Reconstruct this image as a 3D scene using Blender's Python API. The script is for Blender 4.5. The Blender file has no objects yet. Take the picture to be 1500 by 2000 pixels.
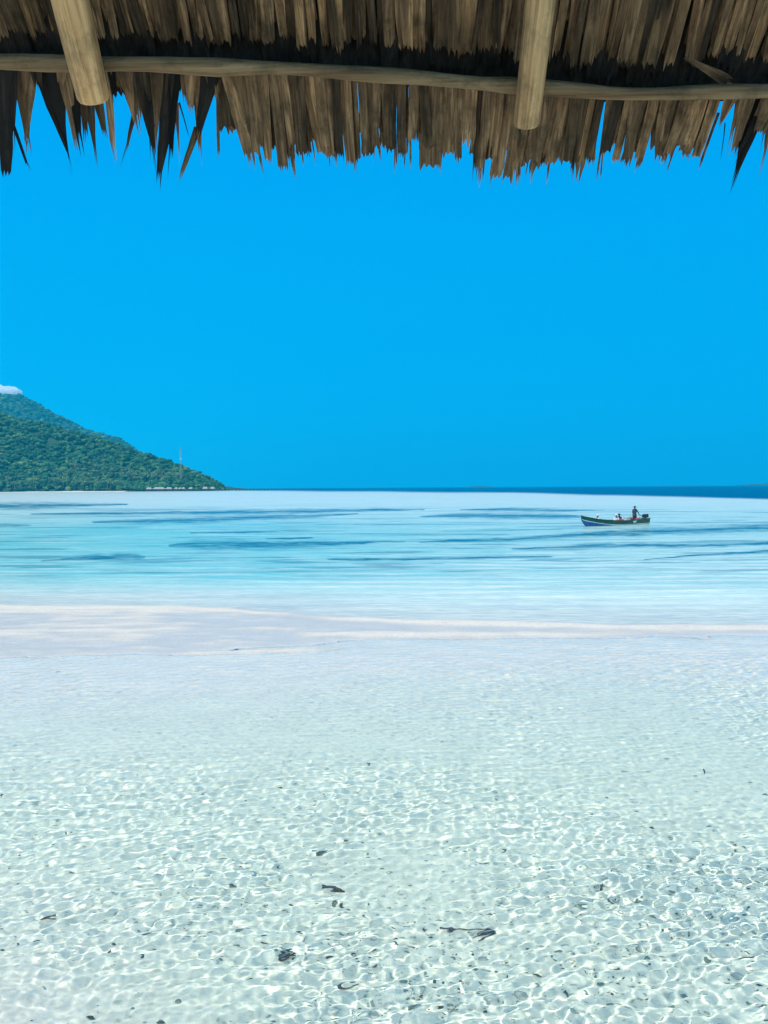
import bpy, bmesh, math, random
import numpy as np
from mathutils import Vector, Matrix, Euler

S = bpy.context.scene
COL = S.collection
R = math.radians
rng = np.random.default_rng(7)
rnd = random.Random(11)

# ------------------------------------------------------------------ camera, sky, sun
CAM_Z = 3.8
cam = bpy.data.objects.new('camera', bpy.data.cameras.new('camera'))
COL.objects.link(cam)
S.camera = cam
cam.data.sensor_fit = 'VERTICAL'
cam.data.sensor_height = 34.6
cam.data.lens = 26.0
cam.data.clip_start = 0.05
cam.data.clip_end = 30000
CM = Matrix.Rotation(R(88.16), 3, 'X') @ Matrix.Rotation(R(-0.31), 3, 'Z')
cam.location = (0, 0, CAM_Z)
cam.rotation_euler = CM.to_euler()

SUN_EL, SUN_AZ = 62.0, 215.0        # azimuth clockwise from +Y
sd = Vector((math.sin(R(SUN_AZ)) * math.cos(R(SUN_EL)), math.cos(R(SUN_AZ)) * math.cos(R(SUN_EL)), math.sin(R(SUN_EL))))
W = bpy.data.worlds.new('World')
S.world = W
W.use_nodes = True
nt = W.node_tree
bg = nt.nodes['Background']
sky = nt.nodes.new('ShaderNodeTexSky')
sky.sky_type = 'NISHITA'
sky.sun_disc = False
sky.sun_elevation = R(SUN_EL)
sky.sun_rotation = R(SUN_AZ)
sky.air_density = 1.0
sky.dust_density = 0.3
sky.ozone_density = 3.0
tint = nt.nodes.new('ShaderNodeMix'); tint.data_type = 'RGBA'; tint.blend_type = 'MULTIPLY'; tint.inputs[0].default_value = 1
tint.inputs[7].default_value = (0.0, 0.9, 1.0, 1)
nt.links.new(sky.outputs[0], tint.inputs[6])
tc = nt.nodes.new('ShaderNodeTexCoord'); sx = nt.nodes.new('ShaderNodeSeparateXYZ')
nt.links.new(tc.outputs['Generated'], sx.inputs[0])
cr = nt.nodes.new('ShaderNodeValToRGB')
nt.links.new(sx.outputs[2], cr.inputs[0])
BGS = 0.1
cr.color_ramp.elements[0].position = 0.0
cr.color_ramp.elements[0].color = (0.0, 0.43, 0.92, 1)
cr.color_ramp.elements[1].position = 1.0
cr.color_ramp.elements[1].color = (0.0, 0.13, 0.36, 1)
for p, c in ((0.12, (0.0, 0.42, 0.93, 1)), (0.28, (0.0, 0.415, 0.96, 1)), (0.42, (0.0, 0.385, 0.98, 1)), (0.62, (0.0, 0.26, 0.66, 1))):
    e = cr.color_ramp.elements.new(p); e.color = c
sc_ = nt.nodes.new('ShaderNodeMix'); sc_.data_type = 'RGBA'; sc_.blend_type = 'MIX'; sc_.inputs[0].default_value = 0.88
mul = nt.nodes.new('ShaderNodeVectorMath'); mul.operation = 'SCALE'; mul.inputs[3].default_value = 1 / BGS
nt.links.new(cr.outputs[0], mul.inputs[0])
nt.links.new(tint.outputs[2], sc_.inputs[6])
nt.links.new(mul.outputs[0], sc_.inputs[7])
nt.links.new(sc_.outputs[2], bg.inputs[0])
bg.inputs[1].default_value = BGS

sun = bpy.data.objects.new('sun', bpy.data.lights.new('sun', 'SUN'))
COL.objects.link(sun)
sun.data.energy = 4.5
sun.data.angle = R(0.53)
sun.data.color = (1.0, 0.9, 0.76)
sun.rotation_euler = sd.to_track_quat('Z', 'Y').to_euler()
sun.location = (-20, -20, 60)
sun.data.cycles.is_caustics_light = True

S.view_settings.view_transform = 'Standard'
S.view_settings.look = 'None'
S.view_settings.gamma = 1
S.view_settings.exposure = 0
S.view_settings.use_curve_mapping = False
S.render.engine = 'CYCLES'
S.cycles.use_denoising = True
S.cycles.volume_bounces = 8
S.cycles.max_bounces = 10
S.cycles.diffuse_bounces = 4
S.cycles.transmission_bounces = 8
S.cycles.sample_clamp_indirect = 6
S.cycles.sample_clamp_direct = 12

# ------------------------------------------------------------------ helpers
F = 26.0 / 34.6 * 2000

def ray(px, py):
    v = CM @ Vector(((px - 750) / F, -(py - 1000) / F, -1))
    return v

def ground(px, py, z=0.0):
    v = ray(px, py)
    t = (z - CAM_Z) / v.z
    return (v.x * t, v.y * t)

def at_depth(px, py, y):
    v = ray(px, py)
    t = y / v.y
    return Vector((v.x * t, y, CAM_Z + v.z * t))

def bed(px, py, depth):
    """point on the bed seen through the water surface"""
    v = ray(px, py).normalized()
    t = -CAM_Z / v.z
    h = math.hypot(v.x, v.y)
    si = h / 1.33
    sl = si / math.sqrt(1 - si * si)
    k = depth * sl / h
    return (v.x * t + v.x * k, v.y * t + v.y * k)

def tag(o, label=None, cat=None, group=None, kind=None):
    if label: o['label'] = label
    if cat: o['category'] = cat
    if group: o['group'] = group
    if kind: o['kind'] = kind
    return o

def empty(name, loc=(0, 0, 0), rz=0.0):
    o = bpy.data.objects.new(name, None)
    COL.objects.link(o)
    o.location = loc
    o.rotation_euler = (0, 0, rz)
    o.empty_display_size = 0.1
    return o

def link(name, me, mat=None, parent=None, smooth=False):
    o = bpy.data.objects.new(name, me)
    COL.objects.link(o)
    if parent: o.parent = parent
    if mat is not None and not me.materials:
        for m in (mat if isinstance(mat, (list, tuple)) else [mat]):
            me.materials.append(m)
    if smooth:
        me.polygons.foreach_set('use_smooth', np.ones(len(me.polygons), bool))
    return o

def np_mesh(name, co, quads, smooth=True, n=4, mats=None):
    me = bpy.data.meshes.new(name)
    co = np.ascontiguousarray(co, dtype=np.float32)
    q = np.ascontiguousarray(quads, dtype=np.int32).ravel()
    me.vertices.add(len(co)); me.vertices.foreach_set('co', co.ravel())
    me.loops.add(len(q)); me.loops.foreach_set('vertex_index', q)
    k = len(q) // n
    me.polygons.add(k)
    me.polygons.foreach_set('loop_start', np.arange(k, dtype=np.int32) * n)
    me.polygons.foreach_set('use_smooth', np.full(k, smooth))
    if mats is not None:
        me.polygons.foreach_set('material_index', np.ascontiguousarray(mats, dtype=np.int32))
    me.update(calc_edges=True)
    return me

def grid_mesh(name, X, Y, Z, smooth=True):
    ny, nx = X.shape
    i = np.arange(nx * ny).reshape(ny, nx)
    q = np.stack([i[:-1, :-1], i[:-1, 1:], i[1:, 1:], i[1:, :-1]], -1)
    return np_mesh(name, np.stack([X, Y, Z], -1).reshape(-1, 3), q, smooth)

def add_attr(me, name, arr):
    a = me.attributes.new(name, 'FLOAT', 'POINT')
    a.data.foreach_set('value', np.ascontiguousarray(arr, dtype=np.float32).ravel())

def hash2(ix, iy, seed):
    h = (ix * 374761393 + iy * 668265263 + seed * 1442695041) & 0xFFFFFFFF
    h = ((h ^ (h >> 13)) * 1274126177) & 0xFFFFFFFF
    return ((h ^ (h >> 16)) & 0xFFFF) / 65535.0

def vnoise(x, y, seed=0):
    x = np.asarray(x, float); y = np.asarray(y, float)
    ix = np.floor(x).astype(np.int64); iy = np.floor(y).astype(np.int64)
    fx = x - ix; fy = y - iy
    fx = fx * fx * (3 - 2 * fx); fy = fy * fy * (3 - 2 * fy)
    a = hash2(ix, iy, seed); b = hash2(ix + 1, iy, seed); c = hash2(ix, iy + 1, seed); d = hash2(ix + 1, iy + 1, seed)
    return (a * (1 - fx) + b * fx) * (1 - fy) + (c * (1 - fx) + d * fx) * fy

def fbm(x, y, seed=0, o=4):
    s = 0; a = 0.5; t = 0
    for k in range(o):
        s = s + a * vnoise(x * 2 ** k + 17.3 * k, y * 2 ** k - 9.1 * k, seed + k); t += a; a *= 0.5
    return s / t * 2 - 1

def sstep(a, b, x):
    t = np.clip((x - a) / (b - a), 0, 1)
    return t * t * (3 - 2 * t)

class MB:
    """collects plain shapes into one mesh"""
    def __init__(s): s.v = []; s.f = []; s.m = []
    def add(s, vs, fs, mi=0):
        b = len(s.v); s.v += [tuple(v) for v in vs]; s.f += [tuple(b + i for i in f) for f in fs]; s.m += [mi] * len(fs)
    def box(s, c, d, rot=None, mi=0):
        vs = []
        for z in (-1, 1):
            for x, y in ((-1, -1), (1, -1), (1, 1), (-1, 1)):
                v = Vector((x * d[0] / 2, y * d[1] / 2, z * d[2] / 2))
                if rot is not None: v = rot @ v
                vs.append(v + Vector(c))
        s.add(vs, [(0, 3, 2, 1), (4, 5, 6, 7), (0, 1, 5, 4), (1, 2, 6, 5), (2, 3, 7, 6), (3, 0, 4, 7)], mi)
    def tube(s, pts, rads, n=8, mi=0, cap=True, wob=0, sq=1.0):
        pts = [Vector(p) for p in pts]
        ring = []
        vs = []
        for i, p in enumerate(pts):
            t = (pts[min(i + 1, len(pts) - 1)] - pts[max(i - 1, 0)]).normalized()
            up = Vector((0, 0, 1)) if abs(t.z) < 0.95 else Vector((1, 0, 0))
            a = t.cross(up).normalized(); b = a.cross(t).normalized()
            for k in range(n):
                th = 2 * math.pi * k / n
                r = rads[i] * (1 + wob * math.sin(3 * th + i * 0.7) + wob * math.sin(2 * th - i * 0.4))
                vs.append(p + a * math.cos(th) * r + b * math.sin(th) * r * sq)
        fs = []
        for i in range(len(pts) - 1):
            for k in range(n):
                fs.append((i * n + k, i * n + (k + 1) % n, (i + 1) * n + (k + 1) % n, (i + 1) * n + k))
        if cap:
            fs.append(tuple(range(n))[::-1]); fs.append(tuple((len(pts) - 1) * n + k for k in range(n)))
        s.add(vs, fs, mi)
    def ico(s, c, r, sub=1, mi=0, jit=0.0, rs=None):
        bm = bmesh.new(); bmesh.ops.create_icosphere(bm, subdivisions=sub, radius=1)
        r = r if isinstance(r, (tuple, list)) else (r, r, r)
        q = rs or rnd
        vs = [Vector((v.co.x * r[0], v.co.y * r[1], v.co.z * r[2])) * (1 + q.uniform(-jit, jit)) + Vector(c) for v in bm.verts]
        fs = [[v.index for v in f.verts] for f in bm.faces]
        bm.free(); s.add(vs, fs, mi)
    def build(s, name, mat, parent=None, smooth=False):
        me = bpy.data.meshes.new(name)
        me.from_pydata(s.v, [], s.f)
        o = link(name, me, mat, parent)
        me.polygons.foreach_set('material_index', s.m)
        if smooth: me.polygons.foreach_set('use_smooth', [True] * len(s.f))
        me.update()
        return o

# ------------------------------------------------------------------ material helpers
def new_mat(name):
    m = bpy.data.materials.new(name); m.use_nodes = True
    return m, m.node_tree.nodes, m.node_tree.links, m.node_tree.nodes['Principled BSDF']

def nd(N, t, **k):
    n = N.new(t)
    for a, b in k.items(): setattr(n, a, b)
    return n

def noise(N, L, vec, scale, detail=4, rough=0.55, dist=0.0):
    n = nd(N, 'ShaderNodeTexNoise')
    n.inputs['Scale'].default_value = scale; n.inputs['Detail'].default_value = detail
    n.inputs['Roughness'].default_value = rough; n.inputs['Distortion'].default_value = dist
    if vec is not None: L.new(vec, n.inputs['Vector'])
    return n

def mapping(N, L, vec, scale=(1, 1, 1), loc=(0, 0, 0), rot=(0, 0, 0)):
    n = nd(N, 'ShaderNodeMapping')
    n.inputs['Scale'].default_value = scale; n.inputs['Location'].default_value = loc; n.inputs['Rotation'].default_value = rot
    L.new(vec, n.inputs['Vector']); return n.outputs[0]

def ramp(N, L, fac, stops):
    n = nd(N, 'ShaderNodeValToRGB')
    els = n.color_ramp.elements
    while len(els) < len(stops): els.new(0.5)
    for e, (p, c) in zip(els, stops):
        e.position = p; e.color = (*c, 1) if len(c) == 3 else c
    L.new(fac, n.inputs[0]); return n.outputs[0]

def mix(N, L, fac, a, b, mode='MIX'):
    n = nd(N, 'ShaderNodeMix', data_type='RGBA', blend_type=mode)
    for sock, v in ((0, fac), (6, a), (7, b)):
        if isinstance(v, (int, float)): n.inputs[sock].default_value = v
        elif isinstance(v, (tuple, list)): n.inputs[sock].default_value = (*v[:3], 1)
        else: L.new(v, n.inputs[sock])
    return n.outputs[2]

def math_(N, L, op, a, b=0.0, c=0.0, clamp=False):
    n = nd(N, 'ShaderNodeMath', operation=op, use_clamp=clamp)
    for i, v in enumerate((a, b, c)):
        if isinstance(v, (int, float)): n.inputs[i].default_value = v
        else: L.new(v, n.inputs[i])
    return n.outputs[0]

def simple(name, col, rough=0.7, var=0.15, scale=6.0, metal=0.0, bump=0.0, spec=0.5):
    m, N, L, B = new_mat(name)
    g = nd(N, 'ShaderNodeTexCoord')
    n = noise(N, L, g.outputs['Object'], scale, 5)
    a = tuple(c * (1 - var) for c in col); b = tuple(min(1, c * (1 + var)) for c in col)
    L.new(ramp(N, L, n.outputs[0], [(0.3, a), (0.7, b)]), B.inputs['Base Color'])
    B.inputs['Roughness'].default_value = rough; B.inputs['Metallic'].default_value = metal
    B.inputs['Specular IOR Level'].default_value = spec
    if bump:
        bn = nd(N, 'ShaderNodeBump'); bn.inputs['Strength'].default_value = bump; bn.inputs['Distance'].default_value = 0.02
        L.new(n.outputs[0], bn.inputs['Height']); L.new(bn.outputs[0], B.inputs['Normal'])
    return m

# ------------------------------------------------------------------ sand bed and sandbar
FAR = [(-40, 27), (-12.6, 25.3), (-5.8, 24.9), (-2.3, 23.2), (0.7, 22.1), (5, 21.5), (10.3, 21.0), (40, 20.5)]
NEAR = [(-40, 16.0), (-9, 16.9), (-4.8, 17.1), (-1.3, 18.4), (1.5, 19.0), (3.8, 19.3), (9.2, 19.0), (40, 18.2)]

def curve(tab, x):
    a = np.array(tab, float)
    # soft interpolation: average of shifted piecewise-linear samples
    return sum(np.interp(x + d, a[:, 0], a[:, 1]) for d in (-1.2, -0.6, 0, 0.6, 1.2)) / 5

def sand_z(X, Y):
    yF = curve(FAR, X) + 0.25 * fbm(X * 0.35, X * 0 + 3.0, 5)
    yN = curve(NEAR, X) + 0.5 * fbm(X * 0.3, X * 0 + 9.0, 6)
    w = np.maximum(yF - yN, 0.5)
    t = (Y - yN) / w                                   # 0 near edge .. 1 far edge
    tt = np.clip(t, 0, 1)
    left = sstep(2.0, -6.0, X)
    st = fbm(X * 0.28 + 0.1 * Y, Y * 1.1 - 0.05 * X, 21, 5)
    # main crest near the far edge, a second thin lens on the near third
    crest = (0.038 + 0.022 * fbm(X * 0.5, Y * 0.9, 25, 4)) * np.exp(-((Y - (yF - 0.55)) / 0.42) ** 2) + 0.018 * np.exp(-((Y - (yF - 1.3)) / 0.28) ** 2) * left
    lens = (0.036 + 0.02 * fbm(X * 0.7, Y * 1.2, 27, 4)) * np.exp(-((Y - (19.75 - 0.045 * X)) / 0.42) ** 2) * sstep(-3.2, -0.5, X) * sstep(9.0, 3.0, X)
    lens += 0.030 * np.exp(-((Y - (17.7 + 0.10 * (X + 4))) / 0.20) ** 2) * sstep(-5.6, -4.0, X) * sstep(0.5, -1.5, X)
    st2 = fbm(X * 0.9 + 0.3 * Y, Y * 3.2 - 0.2 * X, 23, 4)
    flat = -0.012 + 0.022 * np.sin(np.pi * tt) ** 0.7 * (0.5 + 0.2 * left) + 0.026 * st * (0.4 + 0.6 * left) + 0.014 * st2 * (0.3 + 0.7 * left)
    inside = flat + crest + lens
    d_near = np.maximum(yN - Y, 0)
    d_far = np.maximum(Y - yF, 0)
    depth = 0.30 * (1 - np.exp(-(d_near / 4.6) ** 1.15))
    # the bed comes up again towards the near left corner
    cor = np.exp(-(((X + 4.6) / 2.6) ** 2 + ((Y - 4.4) / 2.2) ** 2))
    depth = depth * (1 - 0.85 * cor)
    z_near = inside - depth
    z = np.where(Y < yN, z_near, np.where(Y > yF, flat + crest - 0.06 * d_far, inside))
    z = z + 0.008 * fbm(X * 1.6, Y * 1.6, 31) + 0.005 * fbm(X * 5, Y * 5, 33, 3) * np.clip(depth * 6, 0, 1)
    # small current ripples on the bed
    rp = np.sin(2 * math.pi * (Y * 5.2 + 0.9 * X + 1.4 * fbm(X * 0.7, Y * 0.7, 41)))
    z = z + 0.0022 * rp * np.clip(depth * 8, 0, 1)
    z = z - 0.026 * sstep(0.000, 0.005, -z) * sstep(0.4, -0.4, Y - yN - 0.6)      # little scarp where the bar meets the lagoon
    return np.maximum(z, -0.9)

def ucols(core, n, outer):
    c = np.linspace(-core, core, n)
    o = np.array(outer, float)
    return np.concatenate([-o[::-1], c, o])

ys = np.concatenate([np.linspace(-14, 2.8, 12), np.exp(np.linspace(math.log(3), math.log(36), 620))])
us = ucols(0.95, 460, [1.05, 1.25, 1.6, 2.2, 3.5, 6, 10])
Yg, Ug = np.meshgrid(ys, us, indexing='ij')
Xg = Ug * np.maximum(Yg, 3.0)
Zs = sand_z(Xg, Yg)
bed_me = grid_mesh('lagoon_bed', Xg, Yg, Zs)

def mat_sand():
    m, N, L, B = new_mat('coral_sand')
    g = nd(N, 'ShaderNodeNewGeometry')
    P = g.outputs['Position']
    sp = nd(N, 'ShaderNodeSeparateXYZ'); L.new(P, sp.inputs[0])
    n1 = noise(N, L, P, 1.3, 6, 0.6)
    n2 = noise(N, L, P, 14, 6, 0.65)
    n3 = noise(N, L, mapping(N, L, P, (0.5, 2.2, 1)), 1.0, 6, 0.6)
    zz = math_(N, L, 'ADD', sp.outputs[2], math_(N, L, 'MULTIPLY', math_(N, L, 'SUBTRACT', n3.outputs[0], 0.5), 0.02))
    dry = nd(N, 'ShaderNodeMapRange'); L.new(zz, dry.inputs[0])
    dry.inputs[1].default_value = 0.000; dry.inputs[2].default_value = 0.024; dry.interpolation_type = 'SMOOTHSTEP'
    subm = nd(N, 'ShaderNodeMapRange'); L.new(sp.outputs[2], subm.inputs[0])
    subm.inputs[1].default_value = -0.26; subm.inputs[2].default_value = -0.02
    sub2 = nd(N, 'ShaderNodeMapRange'); L.new(sp.outputs[2], sub2.inputs[0])
    sub2.inputs[1].default_value = -0.035; sub2.inputs[2].default_value = -0.005
    sub3 = nd(N, 'ShaderNodeMapRange'); L.new(sp.outputs[2], sub3.inputs[0])
    sub3.inputs[1].default_value = -0.30; sub3.inputs[2].default_value = -0.15
    sandc = ramp(N, L, n1.outputs[0], [(0.3, (0.68, 0.665, 0.60)), (0.7, (0.76, 0.735, 0.66))])
    grain = ramp(N, L, n2.outputs[0], [(0.25, (0.78, 0.78, 0.77)), (0.6, (1, 1, 1))])
    sandc = mix(N, L, 1.0, sandc, grain, 'MULTIPLY')
    wetc = mix(N, L, sub2.outputs[0], mix(N, L, 1.0, sandc, mix(N, L, sub3.outputs[0], (1.04, 1.13, 1.06), (1.19, 1.15, 1.15)), 'MULTIPLY'), mix(N, L, 1.0, sandc, (0.88, 0.85, 0.845), 'MULTIPLY'))
    c = mix(N, L, dry.outputs[0], wetc, mix(N, L, 1.0, sandc, (0.98, 0.95, 0.93), 'MULTIPLY'))
    # patches of coral gravel and algae stain on the deeper bed
    v = nd(N, 'ShaderNodeTexVoronoi'); v.inputs['Scale'].default_value = 9.0; L.new(P, v.inputs['Vector'])
    n4 = noise(N, L, P, 3.1, 6, 0.7)
    sp1 = math_(N, L, 'MULTIPLY', ramp(N, L, n4.outputs[0], [(0.50, (0, 0, 0)), (0.66, (1, 1, 1))]),
                ramp(N, L, v.outputs['Distance'], [(0.12, (1, 1, 1)), (0.42, (0, 0, 0))]))
    sp1 = math_(N, L, 'MULTIPLY', sp1, math_(N, L, 'SUBTRACT', 1.0, subm.outputs[0]), clamp=True)
    c = mix(N, L, math_(N, L, 'MULTIPLY', sp1, 0.75), c, (0.20, 0.29, 0.24))
    n5 = noise(N, L, mapping(N, L, P, (1.0, 1.6, 1)), 21, 5, 0.7)
    fl = math_(N, L, 'MULTIPLY', ramp(N, L, n5.outputs[0], [(0.60, (0, 0, 0)), (0.70, (1, 1, 1))]), ramp(N, L, n4.outputs[0], [(0.40, (0, 0, 0)), (0.60, (1, 1, 1))]))
    fl = math_(N, L, 'MULTIPLY', fl, math_(N, L, 'SUBTRACT', 1.0, subm.outputs[0]), clamp=True)
    c = mix(N, L, math_(N, L, 'MULTIPLY', fl, 0.6), c, (0.22, 0.30, 0.26))
    L.new(c, B.inputs['Base Color'])
    L.new(ramp(N, L, dry.outputs[0], [(0, (0.30, 0.30, 0.30)), (1, (0.95, 0.95, 0.95))]), B.inputs['Roughness'])
    B.inputs['Specular IOR Level'].default_value = 0.35
    bn = nd(N, 'ShaderNodeBump'); bn.inputs['Strength'].default_value = 0.35; bn.inputs['Distance'].default_value = 0.02
    L.new(n2.outputs[0], bn.inputs['Height']); L.new(bn.outputs[0], B.inputs['Normal'])
    return m
M_SAND = mat_sand()
sand = tag(link('lagoon_bed', bed_me, M_SAND), 'pale coral sand bed rising into a low sandbar', kind='structure')
sand.cycles.is_caustics_receiver = True

# ------------------------------------------------------------------ clear lagoon water (true rippled surface, refracts and focuses the sun)
usw = np.linspace(-0.86, 0.86, 640)
tw = np.linspace(0, 1, 860)[:, None]
# every row of the sheet ends on the crest of the sandbar
y_end = np.full(640, 24.0)
for _ in range(12):
    y_end = curve(FAR, usw * y_end) + 0.25 * fbm(usw * y_end * 0.35, usw * 0 + 3.0, 5) - 0.5
Yw = np.exp(math.log(3.0) * (1 - tw) + np.log(y_end)[None, :] * tw)
Xw = usw[None, :] * Yw

def waves(X, Y):
    Z = 0.0035 * np.sin(2 * math.pi * (X * 0.62 + Y * 0.95) + 2.2 * fbm(X * 0.5, Y * 0.5, 57, 3)) + 0.0028 * np.sin(2 * math.pi * (-X * 0.9 + Y * 1.25) + 2.6 * fbm(X * 0.6, Y * 0.6, 58, 3))
    wx = X + 0.10 * fbm(X * 0.9, Y * 0.9, 51, 3); wy = Y + 0.10 * fbm(X * 0.9 + 7, Y * 0.9, 53, 3)
    r = np.random.default_rng(4)
    for k in range(46):
        lam = math.exp(r.uniform(math.log(0.052), math.log(0.36)))
        a = r.normal(math.pi / 2 * 0.96, 0.85) if k % 3 else r.normal(math.pi * 0.78, 0.5)
        kk = 2 * math.pi / lam
        amp = 0.00130 * (lam / 0.20) ** 1.2
        ph = r.uniform(0, 6.28)
        Z += amp * np.sin(kk * (wx * math.cos(a) + wy * math.sin(a)) + ph)
    return Z

sz = sand_z(Xw, Yw)
dep = np.clip(-sz, 0, 1)
att = 0.38 + 0.62 * sstep(0.0, 0.17, dep)
patch = 0.80 + 0.75 * fbm(Xw * 0.45, Yw * 0.4, 61, 3)
calm = 1 - 0.45 * np.exp(-((Yw - (11.3 - 0.2 * Xw)) / 1.6) ** 2)
Zw = waves(Xw, Yw) * att * patch * calm * (1 - 0.5 * sstep(22, 27, Yw))
# long low ridges of the wavelets running in over the shallows
Zw += 0.004 * sstep(13, 17, Yw) * np.sin(2 * math.pi * (Yw * 0.9 + 0.12 * Xw + 0.6 * fbm(Xw * 0.2, Yw * 0.3, 63))) * att
ff = sstep(0.010, 0.024, -sz)
Zw = Zw * ff + (sz - 0.03) * (1 - ff)
wme = grid_mesh('lagoon_water', Xw, Yw, Zw)

def mat_water():
    m, N, L, B = new_mat('clear_lagoon_water')
    B.inputs['Base Color'].default_value = (0.925, 0.985, 0.980, 1)
    B.inputs['Roughness'].default_value = 0.0
    B.inputs['IOR'].default_value = 1.25
    B.inputs['Transmission Weight'].default_value = 1.0
    return m
water = tag(link('lagoon_water', wme, mat_water()), 'clear shallow rippled lagoon water over pale sand', kind='structure')
water.cycles.is_caustics_caster = True

# ------------------------------------------------------------------ open water beyond the sandbar
pys = np.linspace(330, 0.66, 560)
yso = CAM_Z * F / pys
yso = yso[yso > 18.5]
uso = ucols(0.80, 520, [0.85, 0.95, 1.2, 1.7, 2.6, 5, 10])
Yo, Uo = np.meshgrid(yso, uso, indexing='ij')
Xo = Uo * Yo
yFo = curve(FAR, Xo)

def pxy(X, Y):
    """rough picture coordinates of a point on the water (used to carry measured places to the ground)"""
    return 750 + F * X / Y, 951.8 + F * CAM_Z / Y - 0.0054 * (F * X / Y)

def streak(pts, X, Y, thick, seed, frag=0.0):
    """an elongated weed bed or channel along a line on the water given by measured picture points"""
    g = sorted([ground(*p[:2]) + (p[2],) for p in pts])
    gx = np.array([a[0] / a[1] for a in g]); gy = np.array([1 / a[1] for a in g]); gw = np.array([a[2] for a in g])
    o = np.argsort(gx); gx, gy, gw = gx[o], gy[o], gw[o]
    u = X / Y
    inv = np.interp(u, gx, gy)
    w = np.interp(u, gx, gw, left=0, right=0) / (F * CAM_Z) * thick
    yc = 1 / inv
    nz = 0.6 * fbm(u * 22 + seed, np.log(Y) * 40, seed, 5) + 0.95 * fbm(u * 75 + seed, np.log(Y) * 150, seed + 1, 4)
    d = np.abs(1 / Y - inv) / np.maximum(w, 1e-9)
    return np.where(w > 1e-7, sstep(1.8, 0.0, d + 0.9 * nz), 0)

pX, pY = pxy(Xo, Yo)
u_ = Xo / Yo; lY = np.log(Yo)
weed = np.zeros_like(Xo)
for pts, th in (
    ([(-60, 990, 5), (60, 988, 6), (160, 986, 3), (250, 985, 1.2)], 1.0),
    ([(60, 1004, 1), (200, 1003, 2.6), (330, 1001, 2.8), (480, 1000, 4), (600, 998, 4), (720, 996, 3), (830, 995, 1)], 1.0),
    ([(180, 1020, 1.5), (300, 1017, 4.0), (400, 1015, 5.5), (480, 1011, 5), (600, 1008, 3), (700, 1003, 1)], 1.0),
    ([(-80, 1027, 3), (20, 1026, 3), (60, 1026, 1)], 1.0),
    ([(820, 1009, 1), (880, 1007, 4), (940, 1006, 5), (1010, 1008, 5), (1090, 1008, 4), (1135, 1009, 2)], 1.0),
    ([(900, 996, 1), (1000, 995, 3.2), (1100, 997, 2), (1180, 996, 0.5)], 1.0),
    ([(330, 1066, 2), (380, 1064, 7), (470, 1064, 8), (560, 1064, 6), (660, 1061, 4), (740, 1058, 2.5), (790, 1058, 1)], 1.0),
    ([(80, 1096, 1.0), (130, 1092, 3.5), (190, 1089, 5), (260, 1087, 6), (285, 1088, 2)], 1.0),
    ([(820, 1059, 1), (880, 1056, 3), (980, 1054, 3), (1060, 1050, 4), (1160, 1043, 5), (1260, 1038, 6), (1380, 1034, 6), (1600, 1028, 7)], 1.0),
    ([(1000, 1072, 1), (1120, 1068, 4), (1240, 1064, 5), (1370, 1066, 4), (1540, 1058, 5)], 0.8),
    ([(640, 1092, 1), (700, 1093, 2.6), (800, 1092, 2), (900, 1090, 2.5), (1000, 1087, 2), (1080, 1087, 1)], 1.0),
    ([(370, 1041, 1), (430, 1040, 2), (540, 1038, 1.2)], 1.0),
    ([(520, 1052, 1), (560, 1052, 1.5), (610, 1050, 1)], 1.0),
    ([(1260, 1093, 1), (1360, 1084, 2), (1540, 1075, 4)], 0.8),
):
    weed = np.maximum(weed, streak(pts, Xo, Yo, th, int(pts[0][1])))
fine = fbm(u_ * 30, lY * 60, 81, 5)
weed = np.clip(weed * (0.95 + 0.6 * fine), 0, 1)
spill = np.clip(fbm(u_ * 9, lY * 42, 181, 5) - 0.16, 0, 1) * 3.2 * sstep(985, 1000, pY) * sstep(1140, 1090, pY)
weed = np.maximum(weed, np.clip(spill, 0, 0.5))
# wide turquoise channel in front, pale flats beyond, dark blue drop-off far out
chan = sstep(1165, 1120, pY + 8 * fbm(u_ * 8, lY * 12, 83)) * sstep(985, 1040, pY + 10 * fbm(u_ * 5, lY * 9, 85))
lr = sstep(1500, 300, pX)
chan = chan * (0.42 + 0.58 * lr) * (0.92 + 0.5 * fbm(u_ * 14, lY * 30, 87, 5))
chan = np.maximum(chan, 0.40 * sstep(966, 1030, pY) * sstep(1168, 1140, pY))
edge = 968 + np.interp(pX, [-200, 400, 620, 1000, 1500, 1700], [-12.2, -12.0, -9.0, -6.0, 6.0, 9.0])
deep = sstep(3.0, -1.5, pY - edge + 1.2 * fbm(u_ * 12, lY * 3, 89))
# pale dry flats at the far left
flats = sstep(540, 120, pX) * sstep(985, 972, pY) * 0.9 + 0.5 * sstep(997, 968, pY) * sstep(957, 962, pY)
flats = np.clip(flats * (0.85 + 0.6 * fbm(u_ * 10, lY * 14, 91)), 0, 1)
shore = sstep(5.5, 0.2, Yo - yFo)
Zo = -0.004 + 0.010 * sstep(20, 40, Yo) * np.sin(2 * math.pi * (Yo * 0.42 + 0.05 * Xo + 0.5 * fbm(Xo * 0.1, Yo * 0.2, 93))) * sstep(160, 60, Yo)
Zo = Zo + 0.008 * sstep(21, 24, Yo) * np.sin(2 * math.pi * (Yo * 0.75 + 0.03 * Xo + 0.8 * fbm(Xo * 0.12, Yo * 0.15, 95))) * sstep(70, 30, Yo)
yFo2 = yFo + 0.25 * fbm(Xo * 0.35, Xo * 0 + 3.0, 5)
Zo = np.where(Yo < yFo2 - 0.5, -0.3, Zo)
ome = grid_mesh('sea', Xo, Yo, Zo)
wave_glint = 0.5 + 0.5 * np.sin(2 * math.pi * (Yo * 0.62 + 0.02 * Xo + 1.1 * fbm(Xo * 0.10, Yo * 0.12, 95)))
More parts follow.
